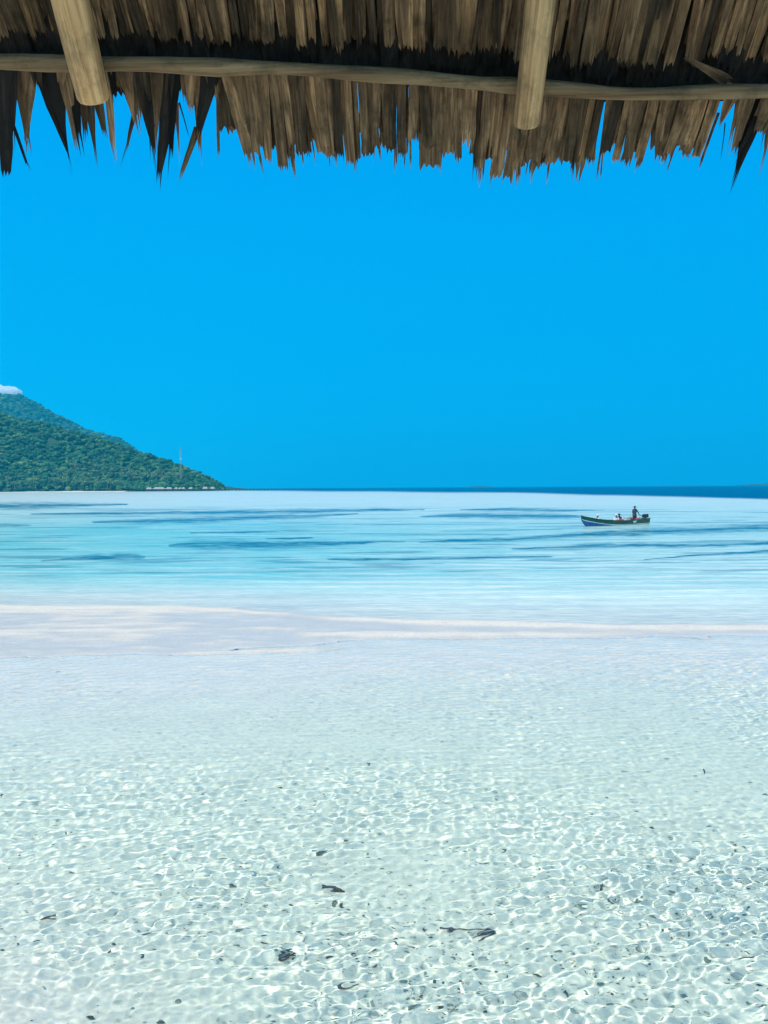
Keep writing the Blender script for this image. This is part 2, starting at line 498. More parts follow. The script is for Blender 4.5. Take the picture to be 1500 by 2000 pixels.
ridge = wave_glint ** 3 * sstep(19, 24, Yo) * sstep(52, 34, Yo) * (0.35 + 0.65 * sstep(400, 1100, pX)) * (0.6 + 0.8 * np.clip(fbm(Xo * 0.5, Yo * 1.5, 97) + 0.4, 0, 1))  # pale stripes: light on the wavelets, painted into the sea colour
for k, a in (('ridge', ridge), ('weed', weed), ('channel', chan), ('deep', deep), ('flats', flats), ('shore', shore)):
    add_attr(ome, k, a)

def mat_sea():
    m, N, L, B = new_mat('reef_flat_sea')
    def at(n):
        a = nd(N, 'ShaderNodeAttribute', attribute_name=n); return a.outputs['Fac']
    g = nd(N, 'ShaderNodeNewGeometry'); P = g.outputs['Position']
    n1 = noise(N, L, mapping(N, L, P, (0.35, 1.2, 1)), 0.6, 8, 0.62)
    n2 = noise(N, L, mapping(N, L, P, (0.04, 0.12, 1)), 0.9, 6, 0.6)
    base = mix(N, L, at('channel'), (0.60, 0.75, 0.67), (0.20, 0.56, 0.555))
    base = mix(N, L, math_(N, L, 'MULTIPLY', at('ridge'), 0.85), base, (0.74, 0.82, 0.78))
    base = mix(N, L, at('flats'), base, (0.66, 0.74, 0.68))
    base = mix(N, L, at('shore'), base, (0.61, 0.65, 0.59))
    base = mix(N, L, math_(N, L, 'MULTIPLY', at('weed'), 1.0, clamp=True), base, (0.015, 0.145, 0.21))
    base = mix(N, L, at('deep'), base, (0.0, 0.045, 0.14))
    v = ramp(N, L, n1.outputs[0], [(0.28, (0.84, 0.87, 0.9)), (0.5, (1, 1, 1)), (0.72, (1.12, 1.09, 1.06))])
    v2 = ramp(N, L, n2.outputs[0], [(0.3, (0.88, 0.92, 0.94)), (0.7, (1.06, 1.04, 1.03))])
    base = mix(N, L, 1.0, base, mix(N, L, 1.0, v, v2, 'MULTIPLY'), 'MULTIPLY')
    n3 = noise(N, L, mapping(N, L, P, (0.9, 3.4, 1)), 1.3, 6, 0.7, 0.6)
    base = mix(N, L, 1.0, base, ramp(N, L, n3.outputs[0], [(0.34, (0.80, 0.86, 0.90)), (0.5, (1, 1, 1)), (0.66, (1.16, 1.12, 1.08))]), 'MULTIPLY')
    L.new(base, B.inputs['Base Color'])
    B.inputs['IOR'].default_value = 1.33
    L.new(math_(N, L, 'SUBTRACT', 0.12, math_(N, L, 'MULTIPLY', at('deep'), 0.09)), B.inputs['Specular IOR Level'])
    B.inputs['Roughness'].default_value = 0.22
    w1 = noise(N, L, mapping(N, L, P, (0.7, 2.6, 1)), 1.5, 5, 0.6, 0.4)
    bn = nd(N, 'ShaderNodeBump'); bn.inputs['Strength'].default_value = 0.9; bn.inputs['Distance'].default_value = 0.05
    L.new(w1.outputs[0], bn.inputs['Height'])
    L.new(bn.outputs[0], B.inputs['Normal'])
    return m
M_SEA = mat_sea()
tag(link('sea', ome, M_SEA), 'turquoise reef flats with dark weed streaks out to the deep blue', kind='structure')
# the same sea carried round behind the hut to the horizon, lower than everything near
ang = np.linspace(0, 2 * math.pi, 97)
rad = np.array([0.0, 60, 200, 800, 3000, 9000])
Rg, Ag = np.meshgrid(rad, ang, indexing='ij')
rme = grid_mesh('ocean', Rg * np.cos(Ag), Rg * np.sin(Ag), np.full_like(Rg, -1.2))
add_attr(rme, 'channel', np.full(Rg.size, 0.6))
tag(link('ocean', rme, M_SEA), 'open water all round', kind='structure')
#@@PART2
# ------------------------------------------------------------------ thatched eave of the hut the picture is taken from
OUT = Vector((0.041, 1.0, 0)).normalized()
SL = R(41)
DN = (OUT * math.cos(SL) + Vector((0, 0, -math.sin(SL)))).normalized()     # down the slope
NU = (OUT * math.sin(SL) + Vector((0, 0, math.cos(SL)))).normalized()      # out of the roof, upward
EX = DN.cross(NU).normalized()
if EX.x < 0: EX = -EX
PB = at_depth(750, 150, 2.0)

def on_roof(px, py, n=0.0):
    """the point of the roof plane, lifted n along its normal, that stands at a measured place"""
    v = ray(px, py); o = Vector((0, 0, CAM_Z))
    t = (PB + NU * n - o).dot(NU) / v.dot(NU)
    return o + v * t

def rc(p):
    d = p - PB
    return d.dot(EX), d.dot(DN)          # along the eave, down the slope
def rp_(x, s, n):
    return PB + EX * x + DN * s + NU * n

def fibre_mat(name, cols, along, stain=0.5, rough=0.85):
    """dry leaf or wood with streaks running along the local Y axis"""
    m, N, L, B = new_mat(name)
    oi = nd(N, 'ShaderNodeObjectInfo'); tcn = nd(N, 'ShaderNodeTexCoord')
    ra = nd(N, 'ShaderNodeAttribute', attribute_name='shade')
    if along == 'uv':
        base = nd(N, 'ShaderNodeUVMap').outputs[0]
    else:
        base = tcn.outputs['Object']
    off = nd(N, 'ShaderNodeVectorMath', operation='SCALE'); off.inputs[0].default_value = (31.7, 17.3, 9.1); L.new(math_(N, L, 'ADD', oi.outputs['Random'], ra.outputs['Fac']), off.inputs[3])
    ad = nd(N, 'ShaderNodeVectorMath', operation='ADD'); L.new(base, ad.inputs[0]); L.new(off.outputs[0], ad.inputs[1])
    v = ad.outputs[0]
    wd = 'wood' in name
    a = noise(N, L, mapping(N, L, v, (150, 3, 150) if wd else (190, 7, 60)), 1.0, 5, 0.65, 0.5)
    b = noise(N, L, mapping(N, L, v, (46, 1.6, 46) if wd else (60, 4, 20)), 1.0, 5, 0.6, 0.4)
    c = noise(N, L, mapping(N, L, v, (16, 9, 16)), 1.0, 6, 0.7)
    rr = math_(N, L, 'FRACT', math_(N, L, 'MULTIPLY', math_(N, L, 'ADD', oi.outputs['Random'], ra.outputs['Fac']), 7.31))
    f = math_(N, L, 'ADD', math_(N, L, 'MULTIPLY', a.outputs[0], 0.45), math_(N, L, 'MULTIPLY', b.outputs[0], 0.55))
    col = ramp(N, L, f, [(0.30, cols[0]), (0.5, cols[1]), (0.68, cols[2])])
    tone = ramp(N, L, rr, [(0.0, (0.22, 0.24, 0.26)), (0.3, (0.68, 0.66, 0.62)), (0.65, (1.0, 0.95, 0.88)), (1.0, (1.45, 1.34, 1.18))])
    col = mix(N, L, 1.0, col, tone, 'MULTIPLY')
    st = ramp(N, L, c.outputs[0], [(0.36, (1 - stain, 1 - stain * 0.93, 1 - stain * 0.9)), (0.52, (1, 1, 1))])
    col = mix(N, L, 1.0, col, st, 'MULTIPLY')
    L.new(col, B.inputs['Base Color'])
    B.inputs['Roughness'].default_value = rough; B.inputs['Specular IOR Level'].default_value = 0.2
    bn = nd(N, 'ShaderNodeBump'); bn.inputs['Strength'].default_value = 0.8; bn.inputs['Distance'].default_value = 0.005 if 'wood' in name else 0.0025
    L.new(f, bn.inputs['Height']); L.new(bn.outputs[0], B.inputs['Normal'])
    return m

M_LEAF = fibre_mat('dry_palm_leaf', ((0.036, 0.020, 0.012), (0.155, 0.095, 0.055), (0.42, 0.27, 0.155)), 'obj')
M_LEAF_SHADE = fibre_mat('shaded_palm_leaf', ((0.006, 0.006, 0.007), (0.014, 0.012, 0.012), (0.035, 0.03, 0.027)), 'obj')  # leaf colour with the shade of drooping leaves and gaps painted in
M_WOOD = fibre_mat('weathered_pole_wood', ((0.15, 0.062, 0.028), (0.60, 0.36, 0.18), (0.95, 0.64, 0.35)), 'obj', 0.42, 0.7)

def leaf_mesh(L_, w0, w1, kind, q, segs=5):
    """one folded palm leaflet: local Y runs down the leaf, X across, Z is the fold; the tip is torn"""
    vs = []; fs = []
    fold = q.uniform(0.10, 0.30)
    curl = q.uniform(-0.03, 0.05)
    lean = q.uniform(-0.02, 0.02)
    sy = L_ / segs
    for i in range(segs + 1):
        t = i / segs
        w = (w0 + (w1 - w0) * t ** q.uniform(0.9, 1.2)) / 2
        y = t * L_
        cx = lean * t * t * L_ * 3
        z = curl * L_ * t * t
        wl = w * q.uniform(0.93, 1.07); wr = w * q.uniform(0.93, 1.07)
        vs += [(cx - wl, y, z), (cx - wl * 0.35, y, z + fold * w), (cx + wr * 0.35, y, z - fold * w * 0.8), (cx + wr, y, z + fold * w * 0.3)]
    for i in range(segs):
        for k in range(3):
            a = i * 4 + k
            fs.append((a, a + 1, a + 5, a + 4))
    # torn tips
    b = segs * 4
    for k in range(3):
        p, r_ = vs[b + k], vs[b + k + 1]
        n = 2 if kind == 'jag' else 1
        for j in range(n):
            t0, t1 = j / n, (j + 1) / n
            A = [p[c] + (r_[c] - p[c]) * t0 for c in range(3)]; Bq = [p[c] + (r_[c] - p[c]) * t1 for c in range(3)]
            ln = q.uniform(0.006, 0.03) * (3.0 if kind == 'split' else 1)
            tm = q.uniform(0.2, 0.8)
            T = [A[c] + (Bq[c] - A[c]) * tm for c in range(3)]; T[1] += ln; T[2] += q.uniform(-0.004, 0.004)
            n0 = len(vs); vs += [tuple(A), tuple(Bq), tuple(T)]
            fs.append((n0, n0 + 1, n0 + 2))
    return vs, fs

def leaf_obj(name, vs, fs, mat, parent, top, tip, off_n=0.0, roll=0.0):
    """place so that local Y runs from top towards tip"""
    me = vs if isinstance(vs, bpy.types.Mesh) else None
    if me is None:
        me = bpy.data.meshes.new(name); me.from_pydata(vs, [], fs); me.materials.append(mat)
    o = bpy.data.objects.new(name, me); COL.objects.link(o); o.parent = parent
    y = (tip - top).normalized()
    z = (NU - y * NU.dot(y)).normalized()
    x = y.cross(z)
    m = Matrix((x, y, z)).transposed().to_4x4() @ Matrix.Rotation(roll, 4, 'Y')
    m.translation = top
    o.matrix_world = m
    return o

roof = tag(empty('thatched_roof', (0, 0, 0)), 'overhanging eave of dry brown palm thatch with ragged hanging tips', 'thatched roof')
qs = random.Random(5)
templates = {}
for kind in ('jag', 'split', 'blunt'):
    for i in range(9):
        w = qs.uniform(0.024, 0.046)
        vs, fs = leaf_mesh(0.30, w, w * qs.uniform(0.72, 0.98), kind, qs)
        me = bpy.data.meshes.new('thatch_leaf'); me.from_pydata(vs, [], fs); me.materials.append(M_LEAF)
        templates.setdefault(kind, []).append(me)
VPX, VPY = 812, 2274

TIPS = [(-300, 300), (-60, 300), (0, 290), (435, 285), (455, 290), (480, 297), (500, 312), (520, 300), (548, 318), (600, 306), (640, 312), (700, 308), (742, 303), (770, 312), (800, 305),
        (812, 284), (830, 288), (840, 322), (868, 306), (900, 310), (912, 272), (925, 318), (950, 332), (975, 326), (1000, 338), (1030, 326), (1060, 334), (1088, 318), (1100, 326),
        (1130, 318), (1160, 322), (1178, 292), (1200, 318), (1235, 312), (1262, 318), (1277, 268), (1292, 326), (1315, 310), (1335, 296), (1358, 322), (1380, 268), (1400, 238), (1425, 214), (1432, 205),
        (1445, 245), (1480, 270), (1520, 300), (1800, 310)]
def tip_y(x): return float(np.interp(x, [t[0] for t in TIPS], [t[1] for t in TIPS]))
BAT = [(-260, 117), (0, 121), (130, 123), (200, 125), (300, 127), (400, 129), (500, 132), (640, 139), (800, 151), (900, 159), (1000, 166), (1083, 175), (1180, 181), (1267, 183), (1370, 181), (1500, 177), (1760, 166)]
def bat_y(x): return float(np.interp(x, [t[0] for t in BAT], [t[1] for t in BAT]))

def lay(x_top, y_top, y_tip, n0, n1, kind, jx=0.0, roll=0.0, wide=1.0, name='thatch_leaf'):
    """one leaf hanging from (x_top, y_top) to height y_tip, leaning to the common line of the slope"""
    dx = (VPX - x_top) / (VPY - y_top)
    top = on_roof(x_top, y_top, n0)
    tip = on_roof(x_top + dx * (y_tip - y_top) + jx, y_tip, n1)
    me = qs.choice(templates[kind])
    o = leaf_obj(name, me, None, None, roof, top, tip, roll=roll)
    if n0 > 0.058: SPARE.append(o)
    L_ = (tip - top).length
    o.scale = (wide, L_ / 0.315, 1)
    return o

leaf_count = 0
SPARE = []
# lower course: three layers, ragged lower edge
for layer, (n0, step, dy) in enumerate(((0.034, 19, 0), (0.052, 25, -14), (0.070, 30, -30))):
    x = -150 + layer * 7
    while x < 1660:
        bx = x
        if (bx < 432 and layer != 2) or 1418 < bx < 1500:
            x += step; continue
        if bx < 432:
            # thin scatter behind the open left end, short
            if qs.random() < 0.5:
                lay(bx, bat_y(bx) - 12, 185 + qs.uniform(-28, 22), n0, n0 - 0.01, 'split', qs.uniform(-6, 6), qs.uniform(-0.15, 0.15))
                leaf_count += 1
            x += step; continue
        dx = (VPX - bx) / (VPY - 150)
        ty = tip_y(bx + dx * 150) + dy + qs.choice([qs.uniform(-10, 6), qs.uniform(-26, 16)])
        if qs.random() < 0.12: ty += 16
        kind = qs.choice(['jag', 'jag', 'blunt', 'blunt'] + ['split'] * (qs.random() < 0.4))
        lay(bx, bat_y(bx) - 11, ty, n0, n0 - 0.012 - qs.uniform(0, 0.018), kind, qs.uniform(-5, 5) + qs.gauss(0, 3), qs.uniform(-0.38, 0.38), qs.uniform(0.7, 1.15))
        leaf_count += 1
        x += step * qs.uniform(0.75, 1.25)

for i in range(75):
    x = qs.uniform(440, 1560)
    if 1405 < x < 1500: continue
    dx = (VPX - x) / (VPY - 150)
    ty = tip_y(x + dx * 150) + qs.uniform(-4, 18)
    o = lay(x, bat_y(x) + 40, ty, 0.060, 0.04, 'split', qs.uniform(-9, 9), qs.uniform(-0.5, 0.5), qs.uniform(0.10, 0.28))

for a_, b_ in ((-1050, -150), (1660, 2550)):
    for n0, n1, y0, y1 in ((0.059, 0.045, 12, 0), (0.072, 0.06, 12, -20), (0.059, 0.10, -250, -180), (0.075, 0.11, -250, -190)):
        x = a_
        while x < b_:
            if n0 < n1 or n0 > 1: lay(x, -95, 100 + qs.uniform(-14, 10), n0, n1, 'blunt', qs.uniform(-4, 4), qs.uniform(-0.4, 0.4), 1.0)
            else: lay(x, bat_y(x) - 11, 308 + y1 + qs.uniform(-22, 14), n0, n1, 'jag', qs.uniform(-6, 6), qs.uniform(-0.4, 0.4), 1.0)
            x += 22 * qs.uniform(0.75, 1.25)

# open left end and right end: single leaves, measured one by one (x, y at the batten; x, y at the tip; widths px; shaded colour)
SINGLES = [
    (8, 140, 20, 350, 30, 16, 1, 'blunt'), (22, 235, 56, 324, 8, 5, 1, 'blunt'), (40, 138, 59, 278, 34, 9, 0, 'split'), (26, 138, 30, 262, 16, 6, 1, 'split'),
    (62, 138, 52, 270, 24, 6, 0, 'split'), (92, 138, 127, 316, 56, 3, 1, 'split'), (100, 180, 124, 285, 18, 3, 1, 'split'), (124, 140, 153, 282, 24, 8, 0, 'split'), (140, 150, 160, 268, 26, 10, 1, 'split'),
    (168, 150, 186, 300, 26, 4, 0, 'split'), (185, 160, 199, 262, 28, 10, 0, 'jag'), (160, 160, 165, 262, 20, 8, 0, 'split'), (208, 150, 228, 285, 16, 9, 0, 'split'), (218, 142, 226, 186, 16, 10, 1, 'jag'),
    (244, 142, 262, 236, 30, 5, 0, 'split'), (266, 210, 243, 286, 10, 4, 0, 'split'), (280, 142, 297, 300, 44, 6, 0, 'split'), (296, 170, 299, 285, 30, 5, 1, 'split'), (306, 150, 312, 276, 24, 4, 0, 'split'),
    (262, 142, 272, 215, 30, 14, 0, 'split'), (334, 140, 319, 352, 38, 9, 1, 'split'), (340, 150, 330, 300, 20, 8, 1, 'split'), (345, 200, 347, 290, 8, 3, 0, 'split'), (350, 200, 369, 262, 3, 1.5, 1, 'blunt'),
    (358, 142, 360, 190, 18, 12, 0, 'jag'), (372, 142, 370, 210, 26, 10, 0, 'jag'), (384, 142, 392, 294, 24, 7, 0, 'split'), (412, 140, 384, 262, 34, 11, 1, 'blunt'), (386, 250, 356, 338, 12, 7, 0, 'split'),
    (426, 168, 423, 306, 7, 5, 0, 'blunt'), (412, 142, 420, 190, 30, 12, 0, 'jag'),
    (230, 138, 240, 168, 30, 16, 0, 'jag'), (70, 138, 74, 160, 26, 14, 0, 'jag'), (120, 136, 118, 162, 22, 10, 0, 'jag'), (322, 138, 318, 190, 20, 8, 0, 'jag'),
    (1428, 188, 1404, 240, 30, 6, 0, 'jag'), (1448, 188, 1433, 262, 22, 6, 0, 'split'), (1462, 188, 1434, 296, 30, 12, 0, 'jag'), (1486, 186, 1436, 342, 52, 9, 1, 'split'),
    (1500, 186, 1448, 300, 24, 6, 1, 'split'), (1512, 190, 1486, 306, 18, 4, 0, 'split'), (1505, 190, 1494, 250, 10, 4, 0, 'split'), (1536, 190, 1520, 330, 40, 12, 0, 'split'), (1416, 240, 1412, 305, 2, 1, 1, 'blunt'),
]
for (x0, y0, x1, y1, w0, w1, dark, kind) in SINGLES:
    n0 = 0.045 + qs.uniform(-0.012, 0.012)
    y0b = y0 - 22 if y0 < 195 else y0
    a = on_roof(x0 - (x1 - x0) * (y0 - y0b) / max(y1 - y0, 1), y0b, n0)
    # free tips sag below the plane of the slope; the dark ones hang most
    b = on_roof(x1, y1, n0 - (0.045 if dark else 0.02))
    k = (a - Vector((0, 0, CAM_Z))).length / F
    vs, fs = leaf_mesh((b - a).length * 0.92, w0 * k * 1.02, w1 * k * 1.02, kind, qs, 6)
    leaf_obj('thatch_leaf', vs, fs, M_LEAF_SHADE if dark else M_LEAF, roof, a, b, roll=qs.uniform(-0.3, 0.3))
    leaf_count += 1

# upper course: its leaves end in a torn line above the batten, the pocket behind it is coloured near black for its shade
for layer, (n0, step, dy) in enumerate(((0.030, 21, 0), (0.046, 27, -10), (0.060, 36, -16))):
    x = -140 + layer * 9
    while x < 1700:
        end = float(np.interp(x, [-200, 0, 160, 400, 750, 1000, 1300, 1500, 1700], [78, 74, 66, 84, 96, 108, 132, 122, 120])) + qs.uniform(-12, 10) + dy
        o = lay(x + (VPX - x) * -150 / VPY * 0.0, -95, end, n0, n0 + 0.045 + qs.uniform(0, 0.02), 'blunt', qs.uniform(-4, 4), qs.uniform(-0.5, 0.5), qs.uniform(0.6, 1.1))
        leaf_count += 1
        x += step * qs.uniform(0.75, 1.25)

# the rest of the roof, up the slope and out of the picture: courses of leaves joined into one part, with added sheets behind, coloured as shade, to stop sun leaks
allv = []; allf = []; allm = []
def put(vs, fs, M, mi=0):
    b = len(allv)
    allv.extend([tuple(M @ Vector(v)) for v in vs]); allf.extend([tuple(b + i for i in f) for f in fs]); allm.extend([mi] * len(fs))
bank = [leaf_mesh(0.34, qs.uniform(0.04, 0.06), 0.045, 'blunt', qs, 2) for _ in range(12)]
base = Matrix((EX, DN, NU)).transposed().to_4x4()
for row in range(13):
    s0 = -0.62 - row * 0.26
    x = -3.4
    while x < 3.4:
        vs, fs = qs.choice(bank)
        M = base.copy(); M.translation = rp_(x, s0, 0.05 + qs.uniform(0, 0.03)); M = M @ Matrix.Rotation(qs.uniform(-0.06, 0.06), 4, 'Z')
        put(vs, fs, M)
        x += qs.uniform(0.028, 0.045)
def sheet(s_a, s_b, n_a, n_b, rows, cols, mi, seed, x0=-3.4, x1=3.4):
    vs = []; fs = []
    for i in range(rows + 1):
        for j in range(cols + 1):
            t = i / rows; x = x0 + (x1 - x0) * j / cols
            vs.append(tuple(rp_(x, s_a + (s_b - s_a) * t, n_a + (n_b - n_a) * t + 0.012 * math.sin(j * 2.1 + seed) * math.sin(i * 1.7 + j * 0.3))))
    for i in range(rows):
        for j in range(cols):
            a = i * (cols + 1) + j
            fs.append((a, a + 1, a + cols + 2, a + cols + 1))
    put(vs, fs, Matrix.Identity(4), mi)
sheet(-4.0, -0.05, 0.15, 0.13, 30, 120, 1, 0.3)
vs = []; fs = []  # added strip over the batten, its shade put into the colour
for j in range(161):
    px = -1050 + j * 22.5
    s_e = rc(on_roof(px, bat_y(px) + (9 if px < 440 else 18), 0.085))
    for (ss, nn) in ((-0.06, 0.13), (s_e[1] - 0.03, 0.105), (s_e[1], 0.085)):
        vs.append(tuple(rp_(s_e[0], ss, nn + 0.004 * math.sin(j * 1.9))))
for j in range(160):
    for k in range(2): fs.append((j * 3 + k, j * 3 + k + 1, j * 3 + k + 4, j * 3 + k + 3))
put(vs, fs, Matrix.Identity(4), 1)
# the hindmost layer of each course, seen only in the gaps, goes into the same part
for o in SPARE:
    M = Matrix.LocRotScale(o.matrix_world.translation, o.matrix_world.to_quaternion(), o.scale)
    put([v.co for v in o.data.vertices], [tuple(p.vertices) for p in o.data.polygons], M)
    bpy.data.objects.remove(o)
# loose leaf ends, coloured as shade, filling the pocket above the batten
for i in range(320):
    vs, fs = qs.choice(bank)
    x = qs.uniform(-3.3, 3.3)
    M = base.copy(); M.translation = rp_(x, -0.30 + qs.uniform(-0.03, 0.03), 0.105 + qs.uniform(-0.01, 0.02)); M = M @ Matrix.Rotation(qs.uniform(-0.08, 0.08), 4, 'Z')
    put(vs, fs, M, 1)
me = bpy.data.meshes.new('thatch'); me.from_pydata(allv, [], allf)
me.materials.append(M_LEAF); me.materials.append(M_LEAF_SHADE)
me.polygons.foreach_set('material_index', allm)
th = link('thatch', me, None, roof); tag(th, kind='stuff')

# eave batten: a slim split pole, bowed
mb = MB()
pts = []; rads = []
for i in range(76):
    px = -1000 + i * 47.5
    pts.append(on_roof(px, bat_y(px) + 1.2 * math.sin(i * 1.1), -0.012)); rads.append(0.0185 + 0.0022 * math.sin(i * 0.9) - 0.0012 * (i > 31))
    if i in (30, 42): rads[-1] += 0.002
inv = Matrix((EX, DN, NU))          # local: X along the eave
M3 = inv.transposed()
loc = [inv @ (p - PB) for p in pts]
# swap so that the grain (local Y) runs along the stick
loc = [Vector((p.y, p.x, p.z)) for p in loc]
mb.tube(loc, rads, 12, wob=0.05, sq=0.8)
bt = mb.build('batten', M_WOOD, roof, True)
bt.matrix_world = Matrix.Translation(PB) @ Matrix((DN, EX, NU)).transposed().to_4x4()
bt['label'] = 'slim bowed batten running along the eave'

def rafter(px0, py0, px1, py1, w0, w1, label, seed):
    rr_ = w1 / 2 * ((on_roof(px1, py1, 0) - Vector((0, 0, CAM_Z))).length / F)
    n = -0.030 - rr_
    a = on_roof(px0, py0, n); b = on_roof(px1, py1, n)
    d = (b - a).normalized()
    r1 = w1 / 2 * (b.y / F); r0 = w0 / 2 * (a.y / F)
    L0 = 3.4
    tot = (b - a).length + L0
    vs = MB(); P = []; Q = []
    for i in range(30):
        t = i / 29
        y = tot * t
        P.append(Vector((0.006 * math.sin(seed + t * 9), y, 0.006 * math.cos(seed * 2 + t * 7))))
        k = np.clip((y - L0) / (b - a).length, -0.5, 1)
        Q.append((r0 + (r1 - r0) * k) * (1 + 0.02 * math.sin(i * 2.3 + seed)))
    P.append(P[-1] + Vector((0, 0.006, 0))); Q.append(Q[-1] * 0.90)
    vs.tube(P, Q, 16, wob=0.025)
    o = vs.build('rafter', M_WOOD, roof, True)
    z = (NU - d * NU.dot(d)).normalized(); x = d.cross(z)
    m = Matrix((x, d, z)).transposed().to_4x4(); m.translation = a - d * L0
    o.matrix_world = m
    if label: o['label'] = label
    return o
rafter(137, 0, 185, 188, 68, 60, 'thick pale rafter end over the open ragged thatch', 1.0)
rafter(1061, 0, 1033, 240, 57, 50, 'straight rafter end hanging lower than the batten', 2.4)
rafter(-790, 0, -665, 190, 62, 56, None, 3.1)
rafter(1985, 0, 1882, 200, 60, 54, None, 4.4)

# loose midrib caught in the thatch
a = on_roof(1337, 112, -0.02); b = on_roof(1420, 155, 0.02)
k = 2.1 / F
vs, fs = leaf_mesh((b - a).length, 5 * k, 20 * k, 'blunt', qs, 5)
o = leaf_obj('loose_leaf', vs, fs, M_LEAF, roof, a, b); o['label'] = 'thin stray leaf stalk poking out above the batten'
print('leaves', leaf_count, len([c for c in roof.children]))
#@@PART3
# ------------------------------------------------------------------ jungle headland, far ridge, islands
def prof(tab, y):
    a = [at_depth(px, py, y) for px, py in tab]
    return np.array([p.x for p in a]), np.array([p.z for p in a])
NEAR_R = [(-420, 700), (-200, 775), (0, 812), (80, 832), (130, 846), (200, 866), (260, 884), (300, 893), (340, 908), (380, 925), (405, 935), (416, 942), (421, 948), (428, 957)]
FAR_R = [(-420, 730), (-200, 750), (0, 768), (40, 771), (60, 780), (110, 808), (150, 825), (200, 850), (240, 868), (262, 882), (300, 905), (340, 935), (380, 956)]
nx_, nz_ = prof(NEAR_R, 1120)
fx_, fz_ = prof(FAR_R, 2800)
SHORE = [(-1200, 960), (-600, 985), (-480, 1000), (-330, 1010), (-262, 1030), (-246, 1050), (-238, 1090), (-234, 1200)]
def shore_y(x): return np.interp(x, [s[0] for s in SHORE], [s[1] for s in SHORE])
def near_h(X, Y):
    H = np.interp(X * 1120 / 1120, nx_, nz_ - 7.5, right=-3)
    H = np.maximum(H, -3) * (1 + 0.10 * fbm(X / 70, Y / 55, 99, 3))
    ys_ = shore_y(X)
    t = np.clip((Y - ys_) / (1125 - ys_ + 60), 0, 1)
    tipf = sstep(-330, -235, X)
    g = (0.10 * sstep(0, 0.12, t) + 0.90 * sstep(0.05, 1.0, t) ** 0.9) * (1 - tipf) + tipf * sstep(0, 0.45, t) ** 0.6
    back = 1 - 0.85 * sstep(1190, 1330, Y)
    lump = 6.0 * fbm(X / 45, Y / 35, 101) * sstep(0.1, 0.5, t)
    return np.where(Y < ys_, -1.5, H * g * back + lump * np.clip(H / 30, 0, 1) + 0.5)
def far_h(X, Y):
    H = np.interp(X, fx_, fz_ - 8, right=-3)
    t = np.clip((Y - 2150) / 650, 0, 1)
    return H * sstep(0, 1, t) ** 0.8 * (1 - 0.9 * sstep(2800, 3250, Y)) + 26 * fbm(X / 160, Y / 160, 103, 4) * sstep(0.1, 0.5, t) * sstep(0, 60, H) - 2

M_SOIL = simple('forest_floor', (0.018, 0.06, 0.03), 0.95, 0.4, 0.05)
X_, Y_ = np.meshgrid(np.linspace(-900, -200, 110), np.linspace(940, 1500, 70))
tag(link('headland_hill', grid_mesh('headland_hill', X_, Y_, near_h(X_, Y_)), M_SOIL), 'near jungle headland ground', kind='structure')
X_, Y_ = np.meshgrid(np.linspace(-2100, -700, 110), np.linspace(2150, 3400, 70))
tag(link('far_ridge_hill', grid_mesh('far_ridge_hill', X_, Y_, far_h(X_, Y_)), M_SOIL), 'higher ridge behind the headland', kind='structure')
M_BEACH = simple('beach_sand', (0.74, 0.71, 0.64), 0.9, 0.06, 0.2)
X_, Y_ = np.meshgrid(np.linspace(-900, -335, 120), np.linspace(0, 1, 8))
ys_ = shore_y(X_) - 34 - 10 * fbm(X_ / 60, X_ * 0, 105) + 60 * Y_
Zb = -0.3 + 1.5 * sstep(0, 0.8, Y_) * (0.75 + 0.5 * fbm(X_ / 50, X_ * 0 + 4, 107))
tag(link('beach', grid_mesh('beach', X_, ys_, Zb), M_BEACH), 'white beach at the foot of the headland', kind='structure')

def mat_foliage():
    m, N, L, B = new_mat('jungle_foliage')
    oi = nd(N, 'ShaderNodeObjectInfo'); at_ = nd(N, 'ShaderNodeAttribute', attribute_name='shade')
    g = nd(N, 'ShaderNodeNewGeometry')
    r = math_(N, L, 'FRACT', math_(N, L, 'ADD', oi.outputs['Random'], at_.outputs['Fac']))
    c = ramp(N, L, r, [(0.0, (0.012, 0.060, 0.028)), (0.35, (0.024, 0.105, 0.038)), (0.7, (0.045, 0.15, 0.048)), (0.92, (0.09, 0.20, 0.055)), (1.0, (0.15, 0.24, 0.07))])
    n = noise(N, L, g.outputs['Position'], 0.45, 4, 0.6)
    c = mix(N, L, 1.0, c, ramp(N, L, n.outputs[0], [(0.35, (0.45, 0.5, 0.5)), (0.65, (1.5, 1.4, 1.2))]), 'MULTIPLY')
    L.new(c, B.inputs['Base Color']); B.inputs['Roughness'].default_value = 0.6
    B.inputs['Specular IOR Level'].default_value = 0.3
    return m
M_FOL = mat_foliage()
M_PALM = simple('palm_frond', (0.15, 0.22, 0.07), 0.5, 0.35, 0.4)
M_TRUNK = simple('tree_trunk', (0.22, 0.18, 0.13), 0.9, 0.3, 1.0)

